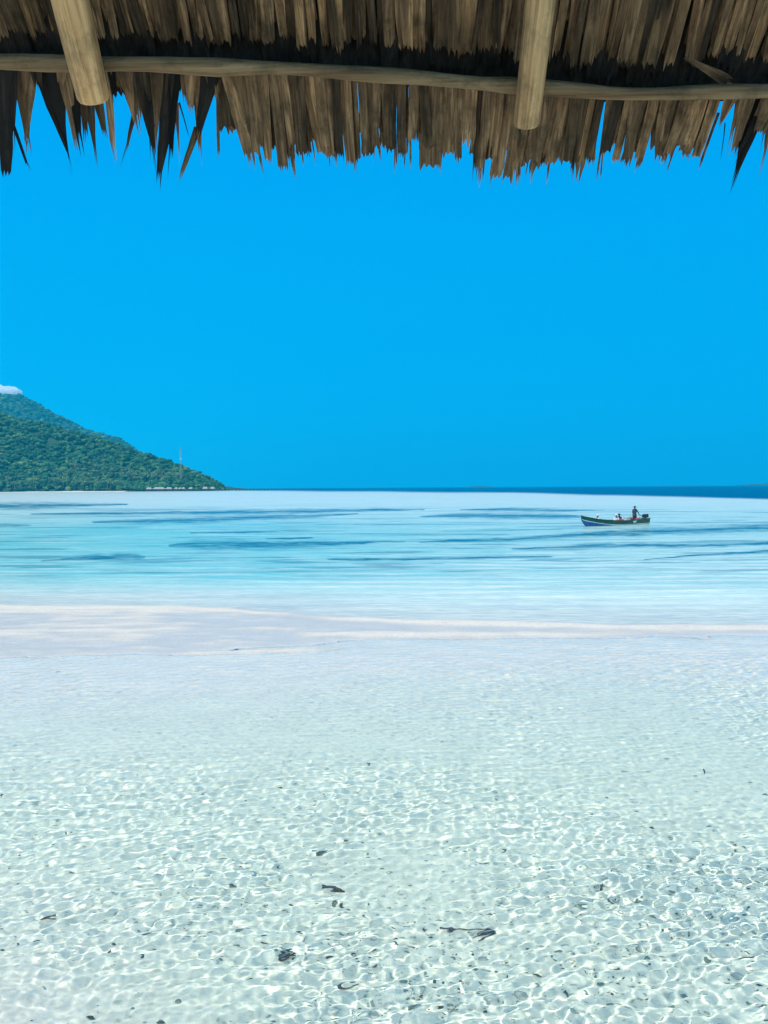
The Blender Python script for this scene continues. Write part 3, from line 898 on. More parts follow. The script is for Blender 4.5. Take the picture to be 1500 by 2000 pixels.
def crown_verts(q, r, leaves=70):
    """one crown: several lumpy lobes plus loose leaf clumps that break its outline"""
    V = []; T = []
    lobes = [(0, 0, 0.15, 0.62)] + [(q.uniform(-0.6, 0.6), q.uniform(-0.6, 0.6), q.uniform(-0.25, 0.35), q.uniform(0.28, 0.46)) for _ in range(5)]
    for (x, y, z, s) in lobes:
        bm = bmesh.new(); bmesh.ops.create_icosphere(bm, subdivisions=1, radius=s)
        b = len(V)
        for v in bm.verts:
            k = 1 + q.uniform(-0.16, 0.16)
            V.append((x + v.co.x * k, y + v.co.y * k, z + v.co.z * k * 0.8))
        for f in bm.faces: T.append([b + v.index for v in f.verts])
        bm.free()
    for _ in range(leaves):
        x, y, z, s = q.choice(lobes)
        d = Vector((q.gauss(0, 1), q.gauss(0, 1), q.gauss(0.25, 0.9))).normalized()
        p = Vector((x, y, z)) + Vector((d.x, d.y, d.z * 0.8)) * s * q.uniform(0.95, 1.25)
        a = Vector((q.gauss(0, 1), q.gauss(0, 1), q.gauss(0, 0.5))).normalized() * 0.11
        c = d.cross(a).normalized() * 0.09 + d * q.uniform(-0.05, 0.05)
        b = len(V); V += [tuple(p - a), tuple(p + c), tuple(p + a)]; T.append([b, b + 1, b + 2])
    return np.array(V) * r, T

qt = random.Random(21)
crowns = []
for i in range(8):
    V, T = crown_verts(qt, 1.0)
    me = bpy.data.meshes.new('crown'); me.from_pydata([tuple(v) for v in V], [], T); me.materials.append(M_FOL)
    crowns.append((me, V, np.array(T)))
mb = MB()
mb.tube([(0, 0, -4.0), (0.2, 0.1, -1.5), (0.1, 0, 0.5), (0.3, 0.1, 2.4)], [0.42, 0.3, 0.25, 0.12], 6)
mb.tube([(0.1, 0, 0.2), (1.3, 0.4, 2.2)], [0.16, 0.06], 5); mb.tube([(0.1, 0, -0.2), (-1.2, -0.6, 1.8)], [0.16, 0.06], 5)
tr_me = bpy.data.meshes.new('trunk'); tr_me.from_pydata(mb.v, [], mb.f); tr_me.materials.append(M_TRUNK)

def tree(x, y, z, r, label, group):
    t = tag(empty('jungle_tree', (x, y, z), qt.uniform(0, 6.28)), label, 'tree', group)
    c = bpy.data.objects.new('crown', crowns[qt.randrange(8)][0]); COL.objects.link(c); c.parent = t
    c.scale = (r, r, r * qt.uniform(0.75, 1.15)); c.location = (0, 0, r * 0.55 + 2)
    k = bpy.data.objects.new('trunk', tr_me); COL.objects.link(k); k.parent = t
    k.scale = (r / 4,) * 3; k.location = (0, 0, 1.5)
    return t

def pzone(x, y, tb):
    px = 750 + F * x / y
    return next(z_ for lim, z_ in tb if px < lim)
PZN = [(60, 'at the left end of the beach'), (130, 'at the middle of the beach'), (9999, 'at the end towards the bungalows')]
GZN = [(230, 'in its left part'), (290, 'in its middle part'), (9999, 'close above the bungalows')]

def near_spot(tlo=0.0, thi=1.0, xlo=-780, xhi=-241):
    x = qt.uniform(xlo, xhi); ysx = float(shore_y(x)); t = qt.uniform(tlo, thi)
    y = ysx + 4 + t * (1190 - ysx)
    return x, y, float(near_h(np.array([x]), np.array([y]))[0]), t

# palms: along the shore and in a band up the slope
qp = random.Random(3)
def palm_template(q):
    m = MB()
    H = q.uniform(9, 13); lean = q.uniform(-1.5, 1.5)
    tr = [(lean * (k / 4) ** 2, 0, H * k / 4) for k in range(5)]
    fr = MB()
    top = Vector(tr[-1])
    for k in range(15):
        a = k * 2.4 + q.uniform(-0.3, 0.3); el = q.uniform(-0.1, 1.1); Lf = q.uniform(3.4, 4.6)
        prev = None
        for s in range(5):
            t = s / 4
            r = Lf * t * math.cos(el * (1 - t * 0.2)); z = Lf * (math.sin(el) * t - 0.62 * t * t)
            c = top + Vector((math.cos(a) * r, math.sin(a) * r, z))
            w = 0.62 * (1 - 0.85 * t) * (0.35 if s == 0 else 1)
            side = Vector((-math.sin(a), math.cos(a), 0)) * w
            cur = (c - side + Vector((0, 0, -w * 0.5)), c, c + side + Vector((0, 0, -w * 0.5)))
            if prev:
                b = len(fr.v)
                fr.add(list(prev) + list(cur), [(0, 1, 4, 3), (1, 2, 5, 4)])
            prev = cur
    tm = MB(); tm.tube(tr, [0.24, 0.19, 0.17, 0.15, 0.13], 6)
    a = bpy.data.meshes.new('frond_crown'); a.from_pydata(fr.v, [], fr.f); a.materials.append(M_PALM)
    b = bpy.data.meshes.new('trunk'); b.from_pydata(tm.v, [], tm.f); b.materials.append(M_TRUNK)
    return a, b
palms = [palm_template(qp) for _ in range(5)]
def palm(x, y, z, label, group):
    t = tag(empty('palm_tree', (x, y, z), qt.uniform(0, 6.28)), label, 'palm tree', group)
    a, b = palms[qt.randrange(5)]
    for nme, me in (('crown', a), ('trunk', b)):
        o = bpy.data.objects.new(nme, me); COL.objects.link(o); o.parent = t
    s = qt.uniform(0.85, 1.2); t.scale = (s, s, s)
    return t
for i in range(85):
    x, y, z, t = near_spot(0.0, 0.10, -640, -345)
    palm(x, y - 6, z + 1.5, 'yellow-green coconut palm in the beach row ' + pzone(x, y, PZN), 'coconut palms along the beach ' + pzone(x, y, PZN))
for i in range(80):
    x, y, z, t = near_spot(0.12, 0.38, -440, -280)
    palm(x, y, z + 4.5, 'slender palm in the pale slope grove ' + pzone(x, y, GZN), 'palms of the slope grove ' + pzone(x, y, GZN))

LAB = [('rounded green tree on the lowest jungle slope', 'trees on the lower headland slope', 0.0, 0.35, 110),
       ('green tree halfway up the near hill', 'trees halfway up the near hill', 0.35, 0.75, 100),
       ('dark tree on the near hill skyline', 'trees on the skyline of the near hill', 0.8, 1.0, 80)]
def zone(x, y, tb):
    px = 750 + F * x / y
    for lim, z_ in tb:
        if px < lim: return z_
    return tb[-1][1]
TZ = [(70, 'at the left end of the ridge'), (170, 'above the palm beach'), (285, 'left of the bungalows'), (350, 'behind the long hall'), (9999, 'between radio tower and point')]
for lb, gr, a, b, n in LAB:
    for i in range(n):
        x, y, z, t = near_spot(a, b, -600, -243)
        tree(x, y, z, qt.uniform(3.4, 7.4) if x < -270 else qt.uniform(2.8, 4.8), lb + ' ' + zone(x, y, TZ), gr + ' ' + zone(x, y, TZ))

def forest(name, spots, label):
    Vs = []; Ts = []; Sh = []; off = 0
    for (x, y, z, r) in spots:
        _, V, T = crowns[qt.randrange(8)]
        a = qt.uniform(0, 6.28); ca, sa = math.cos(a), math.sin(a)
        P = np.stack([V[:, 0] * ca - V[:, 1] * sa, V[:, 0] * sa + V[:, 1] * ca, V[:, 2] * qt.uniform(0.7, 1.15)], -1) * r + np.array([x, y, z + r * 0.55])
        Vs.append(P); Ts.append(T + off); off += len(V); Sh.append(np.full(len(V), qt.random()))
    me = np_mesh(name, np.concatenate(Vs), np.concatenate(Ts), False, 3)
    add_attr(me, 'shade', np.concatenate(Sh))
    o = link(name, me, M_FOL)
    return tag(o, label, kind='stuff')
sp = []
for i in range(3700):
    x, y, z, t = near_spot(0.0, 1.0)
    sp.append((x, y, z, qt.uniform(3.0, 7.0) if x < -270 else qt.uniform(2.5, 4.6)))
for i in range(420):
    x = qt.uniform(-320, -238); ysx = float(shore_y(x)); y = ysx + qt.uniform(2, 110)
    sp.append((x, y, float(near_h(np.array([x]), np.array([y]))[0]), qt.uniform(2.2, 3.4)))
forest('near_forest', sp, 'dense green jungle covering the near headland')
sp = []
for i in range(4200):
    x = qt.uniform(-1850, -720); y = qt.uniform(2180, 2850)
    z = float(far_h(np.array([x]), np.array([y]))[0])
    if z > 2: sp.append((x, y, z, qt.uniform(7.0, 13.0)))
forest('far_forest', sp, 'dark jungle covering the far ridge')

# distant islands on the horizon
def island(px0, px1, h_px, dist, label, seed):
    a = at_depth(px0, 952, dist); b = at_depth(px1, 952, dist)
    w = b.x - a.x; H = h_px * dist / F
    X, Y = np.meshgrid(np.linspace(0, 1, 60), np.linspace(-1, 1, 9))
    Z = H * np.sin(np.pi * X) ** 0.35 * (1 - Y ** 2) ** 0.5 * (0.82 + 0.3 * fbm(X * 7, Y * 1.5, seed)) - 1
    o = link('island', grid_mesh('island', a.x + X * w, dist + Y * w * 0.3, Z), M_SOIL)
    return tag(o, label, kind='structure')
island(914, 962, 3.2, 5200, 'small flat island on the horizon', 201)
island(1290, 1420, 1.6, 6400, 'faint low island on the horizon', 202)
island(1462, 1720, 8, 5600, 'island rising at the right end of the horizon', 203)
island(690, 760, 1.0, 6400, 'very faint low island on the horizon', 204)

# overwater bungalows on the point
M_THATCH = simple('bungalow_thatch', (0.36, 0.34, 0.32), 0.9, 0.12, 0.8)
M_WALLB = simple('bungalow_wall', (0.22, 0.13, 0.085), 0.8, 0.25, 0.6)
M_PILE = simple('dark_pile_wood', (0.055, 0.05, 0.045), 0.9, 0.3, 1.0)
M_WIN = simple('dark_glass', (0.02, 0.025, 0.03), 0.2, 0.1)
def bungalow(px0, px1, dist, h, label, group=None, roofc=None):
    a = at_depth(px0, 950, dist); b = at_depth(px1, 950, dist)
    w = b.x - a.x; cx = (a.x + b.x) / 2
    t = tag(empty('bungalow', (cx, dist, 0)), label, 'bungalow', group)
    m = MB(); m.box((0, 0, 1.35), (w * 1.04, 6.5, 0.3)); m.build('deck', M_PILE, t)
    m = MB(); m.box((0, 0, 2.4), (w * 0.86, 4.6, 1.8)); m.build('wall', M_WALLB, t)
    m = MB(); e = w * 0.52; rg = w * 0.30
    m.add([(-e, -3.4, 3.15), (e, -3.4, 3.15), (e, 3.4, 3.15), (-e, 3.4, 3.15), (-rg, 0, 3.15 + h), (rg, 0, 3.15 + h)],
          [(0, 1, 5, 4), (2, 3, 4, 5), (1, 2, 5), (3, 0, 4), (3, 2, 1, 0)])
    m.build('roof', M_THATCH, t)
    n = max(2, int(w / 3.4))
    for i in range(n):
        x = -w * 0.40 + w * 0.80 * (i + 0.5) / n
        m = MB(); m.box((x, -2.32, 2.35), (min(1.1, w * 0.16), 0.08, 1.1)); m.build('window', M_WIN, t)
    for i in range(n + 1):
        for yy in (-2.6, 2.6):
            m = MB(); m.tube([(-w * 0.48 + w * 0.96 * i / n, yy, -0.8), (-w * 0.48 + w * 0.96 * i / n, yy, 1.3)], [0.16, 0.14], 6); m.build('pile', M_PILE, t)
    return t
bungalow(286, 297, 985, 2.1, 'first pale-roofed bungalow at the beach end of the row')
bungalow(299, 323, 986, 2.4, 'long pale-roofed hall with reddish walls, largest building on the point')
bungalow(324, 336, 990, 2.2, 'pale-roofed bungalow joined close after the long hall')
bungalow(341, 347.5, 1002, 2.0, 'small hut right of the gap after the long hall')
bungalow(349, 354, 1006, 1.9, 'small hut in the middle of three below the radio tower')
bungalow(355.5, 361.5, 1010, 2.1, 'last of the three small huts below the radio tower')
bungalow(369, 376, 1020, 2.1, 'single small hut standing apart between radio tower and point')
bungalow(396, 405.5, 1036, 2.6, 'steep-roofed hut near the tip of the point')
bungalow(411, 419.5, 1046, 2.3, 'outermost hut where the jetty begins')
# boardwalk joining the huts
m = MB()
a = at_depth(284, 955, 980); b = at_depth(424, 955, 1046)
bw = tag(empty('boardwalk', (a.x, 975, 0)), 'dark low boardwalk running in front of the huts', 'boardwalk')
m.box(((b.x - a.x) / 2, 30, 1.15), ((b.x - a.x) * 1.12, 2.2, 0.35), Matrix.Rotation(math.atan2(66, b.x - a.x), 3, 'Z')); m.build('deck', M_PILE, bw)
for i in range(26):
    m = MB(); k = i / 25; m.tube([((b.x - a.x) * k, 64 * k - 2, -1), ((b.x - a.x) * k, 64 * k - 2, 1.2)], [0.18, 0.16], 5); m.build('pile', M_PILE, bw)

# long jetty out over the reef
j0 = at_depth(421, 956, 1040); j1 = at_depth(628, 955, 1090)
jt = tag(empty('jetty', (j0.x, j0.y, 0)), 'long thin pile jetty running out from the point over the reef', 'jetty')
dx, dy = j1.x - j0.x, j1.y - j0.y
Lj = math.hypot(dx, dy); rz = math.atan2(dy, dx)
m = MB(); m.box((dx / 2, dy / 2, 1.6), (Lj, 2.0, 0.35), Matrix.Rotation(rz, 3, 'Z')); m.build('deck', M_PILE, jt)
m = MB(); m.box((dx / 2, dy / 2 - 0.9, 2.65), (Lj, 0.10, 0.12), Matrix.Rotation(rz, 3, 'Z')); m.build('railing', M_PILE, jt)
pm = MB(); pm.tube([(0, 0, -1.2), (0, 0, 2.7)], [0.24, 0.20], 6)
pme = bpy.data.meshes.new('pile'); pme.from_pydata(pm.v, [], pm.f); pme.materials.append(M_PILE)
for i in range(30):
    for s in (-1, 1):
        o = bpy.data.objects.new('pile', pme); COL.objects.link(o); o.parent = jt
        o.location = (dx * (i + 0.5) / 30, dy * (i + 0.5) / 30 + s * 0.9, 0)

# radio tower
M_STEEL = simple('pale_steel', (0.62, 0.64, 0.66), 0.5, 0.08, 2.0, 0.2)
M_STEELR = simple('blue_grey_steel', (0.16, 0.24, 0.32), 0.5, 0.08, 2.0, 0.2)
tb = at_depth(353, 918, 1085)
tw_ = tag(empty('radio_tower', (tb.x, 1085, tb.z - 14)), 'slim lattice radio tower rising out of the trees on the headland', 'radio tower')
H = (at_depth(353, 875, 1085).z - tb.z) + 14
for k in range(3):
    a = k * 2.094 + 0.4
    m = MB(); m.tube([(1.5 * math.cos(a), 1.5 * math.sin(a), 0), (0.8 * math.cos(a), 0.8 * math.sin(a), H)], [0.17, 0.13], 5)
    m.build('leg', M_STEEL, tw_)
m = MB(); nb = 15
for i in range(nb):
    z0, z1 = H * i / nb, H * (i + 1) / nb
    for k in range(3):
        a, b = k * 2.094 + 0.4, (k + 1) * 2.094 + 0.4
        r0, r1 = 1.5 - 0.7 * i / nb, 1.5 - 0.7 * (i + 1) / nb
        m.tube([(r0 * math.cos(a), r0 * math.sin(a), z0), (r1 * math.cos(b), r1 * math.sin(b), z1)], [0.07, 0.07], 4)
        m.tube([(r1 * math.cos(a), r1 * math.sin(a), z1), (r1 * math.cos(b), r1 * math.sin(b), z1)], [0.07, 0.07], 4)
m.build('bracing', M_STEELR, tw_)
for k in range(3):
    m = MB(); a = k * 2.094; m.box((1.3 * math.cos(a), 1.3 * math.sin(a), H - 2.0), (0.5, 0.5, 2.4), Matrix.Rotation(a, 3, 'Z')); m.build('antenna_panel', M_STEELR, tw_)
m = MB(); m.tube([(0.6, -1.6, H * 0.66), (0.6, -1.2, H * 0.66)], [1.0, 0.8], 12); m.build('dish', M_STEEL, tw_)
m = MB(); m.tube([(0, 0, H), (0, 0, H + 3)], [0.08, 0.03], 5); m.build('mast_tip', M_STEEL, tw_)

# the small cloud behind the far ridge
qc = random.Random(2)
m = MB()
c0 = at_depth(4, 772, 5200)
for i in range(16):
    u = qc.uniform(-1, 1)
    m.ico((c0.x + u * 95 - 20, 5200 + qc.uniform(-60, 60), c0.z + 24 + (1 - u * u) * qc.uniform(0, 40)), (qc.uniform(26, 46), 40, qc.uniform(20, 34)), 3)
mt, N, L, B = new_mat('cloud_vapour')
N.remove(B)
out = [n for n in N if n.type == 'OUTPUT_MATERIAL'][0]
vol = nd(N, 'ShaderNodeVolumePrincipled'); vol.inputs['Color'].default_value = (1, 1, 1, 1); vol.inputs['Anisotropy'].default_value = 0.2
g = nd(N, 'ShaderNodeTexCoord')
n_ = noise(N, L, g.outputs['Object'], 0.018, 5, 0.6)
L.new(math_(N, L, 'MULTIPLY', ramp(N, L, n_.outputs[0], [(0.30, (0, 0, 0)), (0.55, (1, 1, 1))]), 0.14), vol.inputs['Density'])
L.new(vol.outputs[0], out.inputs['Volume'])
cl = m.build('cloud', mt, smooth=True)
tag(cl, 'small white cloud peeking over the far ridge', 'cloud')

# ------------------------------------------------------------------ long boat with its people
M_GREEN = simple('dark_green_paint', (0.006, 0.075, 0.05), 0.4, 0.2, 2.0)
M_BLUE = simple('blue_paint', (0.01, 0.13, 0.36), 0.4, 0.15, 2.0)
M_WHITE = simple('white_paint', (0.72, 0.76, 0.74), 0.45, 0.06, 2.0)
M_INNER = simple('boat_inner_wood', (0.30, 0.32, 0.27), 0.8, 0.2, 3.0)
M_BLACKP = simple('black_plastic', (0.02, 0.022, 0.028), 0.35, 0.2)
M_RED = simple('red_cloth', (0.55, 0.02, 0.06), 0.8, 0.15, 8)
M_PINK = simple('faded_red_cloth', (0.35, 0.10, 0.09), 0.8, 0.2, 8)
M_TEAL = simple('turquoise_cloth', (0.08, 0.48, 0.55), 0.8, 0.12, 8)
bx, by = ground(1199.5, 1025.5)
bw0 = ground(1147, 1029); bw1 = ground(1267, 1024)
LB = 8.75
ANG = math.atan2(bw1[1] - bw0[1], bw1[0] - bw0[0])
boat = tag(empty('motor_boat', (bx, by, 0), ANG), 'long green wooden motor boat with white stripe and blue bow', 'boat')
# stations from bow (x=-L/2) to stern; (keel_z, stripe_low, stripe_high, gunwale_z, half breadth)
st = [(0.00, 0.62, 0.66, 0.70, 1.00, 0.02), (0.03, 0.25, 0.56, 0.62, 0.93, 0.10), (0.08, -0.12, 0.44, 0.51, 0.84, 0.26), (0.16, -0.22, 0.32, 0.39, 0.70, 0.44),
      (0.28, -0.26, 0.15, 0.22, 0.57, 0.60), (0.42, -0.27, 0.05, 0.12, 0.48, 0.70), (0.58, -0.27, 0.02, 0.09, 0.44, 0.74), (0.74, -0.26, 0.02, 0.09, 0.46, 0.72), (0.88, -0.24, 0.04, 0.11, 0.51, 0.68), (1.0, -0.20, 0.07, 0.14, 0.58, 0.62)]
def sec(s_, inset=0.0):
    t, k, l, h, g_, b = s_
    x = -LB / 2 + LB * t
    rake = -0.30 * (1 - min(t / 0.16, 1)) ** 1.5
    B_ = max(b - inset, 0.005)
    return x, [(B_ * 0.0, k), (B_ * 0.55, k + (l - k) * 0.30), (B_ * 0.86, l), (B_ * 0.90, h), (B_, g_)]
def strake(i0, i1, name, mat, off=0.0):
    m = MB(); n = len(st)
    for sgn in (-1, 1):
        vs = []
        for s_ in st:
            x, p = sec(s_)
            for j in range(i0, i1 + 1):
                vs.append((x, sgn * (p[j][0] + off), p[j][1]))
        w = i1 - i0 + 1
        fs = []
        for i in range(n - 1):
            for j in range(w - 1):
                f = (i * w + j, i * w + j + 1, (i + 1) * w + j + 1, (i + 1) * w + j)
                fs.append(f if sgn > 0 else f[::-1])
        m.add(vs, fs)
    return m.build(name, mat, boat, False)
strake(0, 2, 'bottom', M_BLUE)
strake(2, 3, 'stripe', M_WHITE, 0.012)
strake(3, 4, 'side', M_GREEN)
x, p = sec(st[-1])
m = MB(); ring = [(x, q_[0], q_[1]) for q_ in p] + [(x, -q_[0], q_[1]) for q_ in p[::-1][:-1]]
m.add(ring, [tuple(range(len(ring)))]); m.build('transom', M_GREEN, boat)
m = MB()
vs = []
for s_ in st:
    xx, pp = sec(s_, 0.06)
    zl = 0.06 + max(0, 0.62 - s_[0] * 5); vs += [(xx, -pp[4][0], pp[4][1]), (xx, -pp[1][0], zl), (xx, pp[1][0], zl), (xx, pp[4][0], pp[4][1])]
fs = []
for i in range(len(st) - 1):
    for j in range(3): fs.append((i * 4 + j, (i + 1) * 4 + j, (i + 1) * 4 + j + 1, i * 4 + j + 1))
m.add(vs, fs); m.build('inner_lining', M_INNER, boat)
for sgn in (-1, 1):
    m = MB(); P = []
    for s_ in st:
        xx, pp = sec(s_); P.append((xx, sgn * pp[4][0], pp[4][1] + 0.01))
    m.tube(P, [0.035] * len(P), 6); m.build('gunwale', M_GREEN, boat)
for tx, w_ in ((0.26, 1.06), (0.45, 1.30), (0.62, 1.36), (0.86, 1.24)):
    m = MB(); m.box((-LB / 2 + LB * tx, 0, 0.30), (0.26, w_, 0.04)); m.build('seat', M_INNER, boat)
m = MB(); m.box((-LB / 2 + LB * 0.10, 0, 0.80), (0.9, 0.34, 0.03)); m.build('bow_deck', M_INNER, boat)
# painted emblem on the side towards the camera
m = MB()
ex = -LB / 2 + LB * 0.735
m.add([(ex - 0.34, -0.765, 0.39), (ex + 0.30, -0.762, 0.40), (ex + 0.10, -0.735, 0.20), (ex - 0.14, -0.735, 0.19), (ex - 0.34, -0.755, 0.39), (ex + 0.30, -0.752, 0.40)], [(0, 3, 2, 1)])
m.build('emblem', M_WHITE, boat)
# outboard motor
om = MB()
sxn = LB / 2 + 0.10
om.box((sxn - 0.1, 0, 0.28), (0.12, 0.14, 1.1)); om.build('motor_shaft', M_BLACKP, boat)
om = MB()
om.add([(sxn - 0.38, -0.17, 0.62), (sxn + 0.18, -0.17, 0.62), (sxn + 0.18, 0.17, 0.62), (sxn - 0.38, 0.17, 0.62), (sxn - 0.34, -0.20, 0.90), (sxn + 0.16, -0.18, 0.95), (sxn + 0.16, 0.18, 0.95), (sxn - 0.34, 0.20, 0.90),
        (sxn - 0.24, -0.12, 0.97), (sxn + 0.12, -0.12, 0.99), (sxn + 0.12, 0.12, 0.99), (sxn - 0.24, 0.12, 0.97)],
       [(3, 2, 1, 0), (0, 1, 5, 4), (1, 2, 6, 5), (2, 3, 7, 6), (3, 0, 4, 7), (4, 5, 9, 8), (5, 6, 10, 9), (6, 7, 11, 10), (7, 4, 8, 11), (8, 9, 10, 11)])
om.build('motor_cover', M_BLACKP, boat)
om = MB(); om.tube([(sxn - 0.36, 0, 0.76), (sxn - 0.85, 0.02, 0.84)], [0.03, 0.035], 6); om.build('tiller', M_BLACKP, boat)

def person(loc, rz, pose, shirt, legs, skin, label, hat=None, hatcol=None, hair=None):
    """one continuous skinned body grown from joints; local +X is where the person faces"""
    hip = 0.0
    if pose == 'stand':
        J = {'pel': (0, 0, 0.92), 'chest': (0.02, 0, 1.28), 'neck': (0.02, 0, 1.46), 'head': (0.04, 0, 1.58), 'top': (0.04, 0, 1.68),
             'shL': (0.02, 0.19, 1.39), 'elL': (-0.08, 0.30, 1.14), 'haL': (-0.10, 0.40, 0.88), 'shR': (0.02, -0.19, 1.39), 'elR': (0.06, -0.27, 1.10), 'haR': (0.14, -0.22, 0.88),
             'hipL': (0, 0.09, 0.88), 'knL': (0.05, 0.13, 0.48), 'anL': (0.0, 0.15, 0.07), 'toL': (0.15, 0.17, 0.03), 'hipR': (0, -0.09, 0.88), 'knR': (0.05, -0.13, 0.48), 'anR': (0.0, -0.15, 0.07), 'toR': (0.15, -0.17, 0.03)}
        if label.endswith('motor tiller'):
            J['elL'] = (0.10, 0.33, 1.16); J['haL'] = (0.02, 0.55, 0.90)
    else:
        J = {'pel': (0, 0, 0.10), 'chest': (0.03, 0, 0.42), 'neck': (0.05, 0, 0.58), 'head': (0.08, 0, 0.70), 'top': (0.08, 0, 0.79),
             'shL': (0.04, 0.18, 0.51), 'elL': (0.13, 0.24, 0.28), 'haL': (0.34, 0.14, 0.22), 'shR': (0.04, -0.18, 0.51), 'elR': (0.13, -0.24, 0.28), 'haR': (0.34, -0.14, 0.22),
             'hipL': (0.04, 0.09, 0.08), 'knL': (0.44, 0.12, 0.14), 'anL': (0.46, 0.12, -0.25), 'toL': (0.60, 0.13, -0.29), 'hipR': (0.04, -0.09, 0.08), 'knR': (0.44, -0.12, 0.14), 'anR': (0.46, -0.12, -0.25), 'toR': (0.60, -0.13, -0.29)}
    E_ = [('pel', 'chest'), ('chest', 'neck'), ('neck', 'head'), ('head', 'top')]
    for s_ in 'LR':
        E_ += [('chest', 'sh' + s_), ('sh' + s_, 'el' + s_), ('el' + s_, 'ha' + s_), ('pel', 'hip' + s_), ('hip' + s_, 'kn' + s_), ('kn' + s_, 'an' + s_), ('an' + s_, 'to' + s_)]
    RD = {'pel': 0.215, 'chest': 0.215, 'neck': 0.06, 'head': 0.108, 'top': 0.08, 'sh': 0.09, 'el': 0.062, 'ha': 0.034, 'hip': 0.15, 'kn': 0.10, 'an': 0.045, 'to': 0.035}
    names = list(J); co = [Vector(J[n]) for n in names]
    ra = [RD.get(n, RD.get(n[:2], RD.get(n[:3], 0.05))) for n in names]
    ed = [(names.index(a), names.index(b)) for a, b in E_]
    for s_ in 'LR':
        h = names.index('ha' + s_); e = names.index('el' + s_)
        d = (co[h] - co[e]).normalized(); side = d.cross(Vector((0, 0, 1))).normalized() if abs(d.z) < 0.9 else Vector((0, 1, 0))
        for k, (o_, l_) in enumerate(((-0.035, 0.065), (-0.012, 0.08), (0.012, 0.085), (0.035, 0.075), (0.05, 0.03))):
            p1 = co[h] + d * 0.045 + side * o_; p2 = p1 + d * l_ + Vector((0.01, 0, -0.02))
            co += [p1, p2]; ra += [0.010, 0.008]; n_2 = len(co); ed += [(h, n_2 - 2), (n_2 - 2, n_2 - 1)]
    hd = names.index('head')
    co.append(co[hd] + Vector((0.115, 0, -0.01))); ra.append(0.014); ed.append((hd, len(co) - 1))      # nose
    me = bpy.data.meshes.new('body_base'); me.from_pydata([tuple(c) for c in co], ed, [])
    o = bpy.data.objects.new('body_base', me); COL.objects.link(o)
    md = o.modifiers.new('skin', 'SKIN')
    for i, v in enumerate(me.skin_vertices[0].data):
        v.radius = (ra[i], ra[i] * (0.78 if i < 2 else 1)); v.use_root = (i == 0)
    sd_ = o.modifiers.new('sub', 'SUBSURF'); sd_.levels = 1; sd_.render_levels = 1
    dg = bpy.context.evaluated_depsgraph_get(); ev = o.evaluated_get(dg)
    nm = bpy.data.meshes.new_from_object(ev)
    bpy.data.objects.remove(o); nm.name = 'person'
    nm.materials.clear()
    for mm in (skin, shirt, legs): nm.materials.append(mm)
    nz = J['neck'][2] - 0.03; wz = J['pel'][2] + 0.02
    hands = [Vector(J['haL']), Vector(J['haR'])]
    for f in nm.polygons:
        c = f.center
        if c.z > nz: k = 0
        elif min((c - h).length for h in hands) < 0.14: k = 0
        elif (c.z < wz and pose == 'stand') or (pose != 'stand' and (c.x > 0.20 or c.z < 0.12) and min((c - Vector(J['el' + s_])).length for s_ in 'LR') > 0.12): k = 2
        else: k = 1
        if (c - Vector(J['anL'])).length < 0.13 or (c - Vector(J['anR'])).length < 0.13: k = 0
        f.material_index = k
    ob = bpy.data.objects.new('person', nm); COL.objects.link(ob)
    nm.polygons.foreach_set('use_smooth', [True] * len(nm.polygons))
    tag(ob, label, 'person')
    ob.matrix_world = boat.matrix_basis @ Matrix.Translation(loc) @ Matrix.Rotation(rz, 4, 'Z')
    hp = Vector(J['head'])
    if hat:
        m = MB()
        if hat == 'brim':
            m.tube([hp + Vector((0, 0, 0.045)), hp + Vector((0, 0, 0.06))], [0.21, 0.19], 14)
            m.tube([hp + Vector((0, 0, 0.05)), hp + Vector((0, 0, 0.13)), hp + Vector((0, 0, 0.17))], [0.115, 0.105, 0.07], 12)
        else:
            m.tube([hp + Vector((0, 0, 0.02)), hp + Vector((0, 0, 0.09)), hp + Vector((0, 0, 0.15))], [0.122, 0.115, 0.06], 12)
            m.box(hp + Vector((0.14, 0, 0.035)), (0.12, 0.16, 0.015))
        h = m.build('hat', hatcol, ob, True)
    if hair:
        m = MB(); m.ico(hp + Vector((-0.03, 0, -0.01)), (0.115, 0.12, 0.14), 2); m.build('hair', hair, ob, True)
    return ob
M_SKIN = simple('brown_skin', (0.20, 0.10, 0.06), 0.6, 0.1)
M_NAVY = simple('navy_cloth', (0.02, 0.035, 0.06), 0.9, 0.2, 8)
M_SLATE = simple('slate_cloth', (0.03, 0.07, 0.09), 0.9, 0.2, 8)
M_CLOTHW = simple('white_cloth', (0.70, 0.72, 0.70), 0.85, 0.06, 8)
M_HAIR = simple('black_hair', (0.015, 0.012, 0.012), 0.6, 0.2)
def bxx(px): return (px - 1202.5) / 15.8
PI = math.pi
person((bxx(1169), 0.0, 0.24), PI * 0.95, 'sit', M_CLOTHW, M_TEAL, M_SKIN, 'person in white shirt and pale cap seated alone near the bow', 'cap', M_CLOTHW)
person((bxx(1205), -0.12, 0.22), PI * 1.25, 'sit', M_CLOTHW, M_RED, M_SKIN, 'person in light top and wide pale hat seated amidships', 'brim', M_CLOTHW)
person((bxx(1216.5), 0.12, 0.24), PI * 1.05, 'sit', M_NAVY, M_NAVY, M_SKIN, 'person in dark clothes and dark hat beside the one in a pale hat', 'brim', M_NAVY)
person((bxx(1247), 0.0, 0.06), PI * 1.45, 'stand', M_SLATE, M_SLATE, M_SKIN, 'person in dark clothes and hat standing at the stern by the motor tiller', 'brim', M_NAVY)

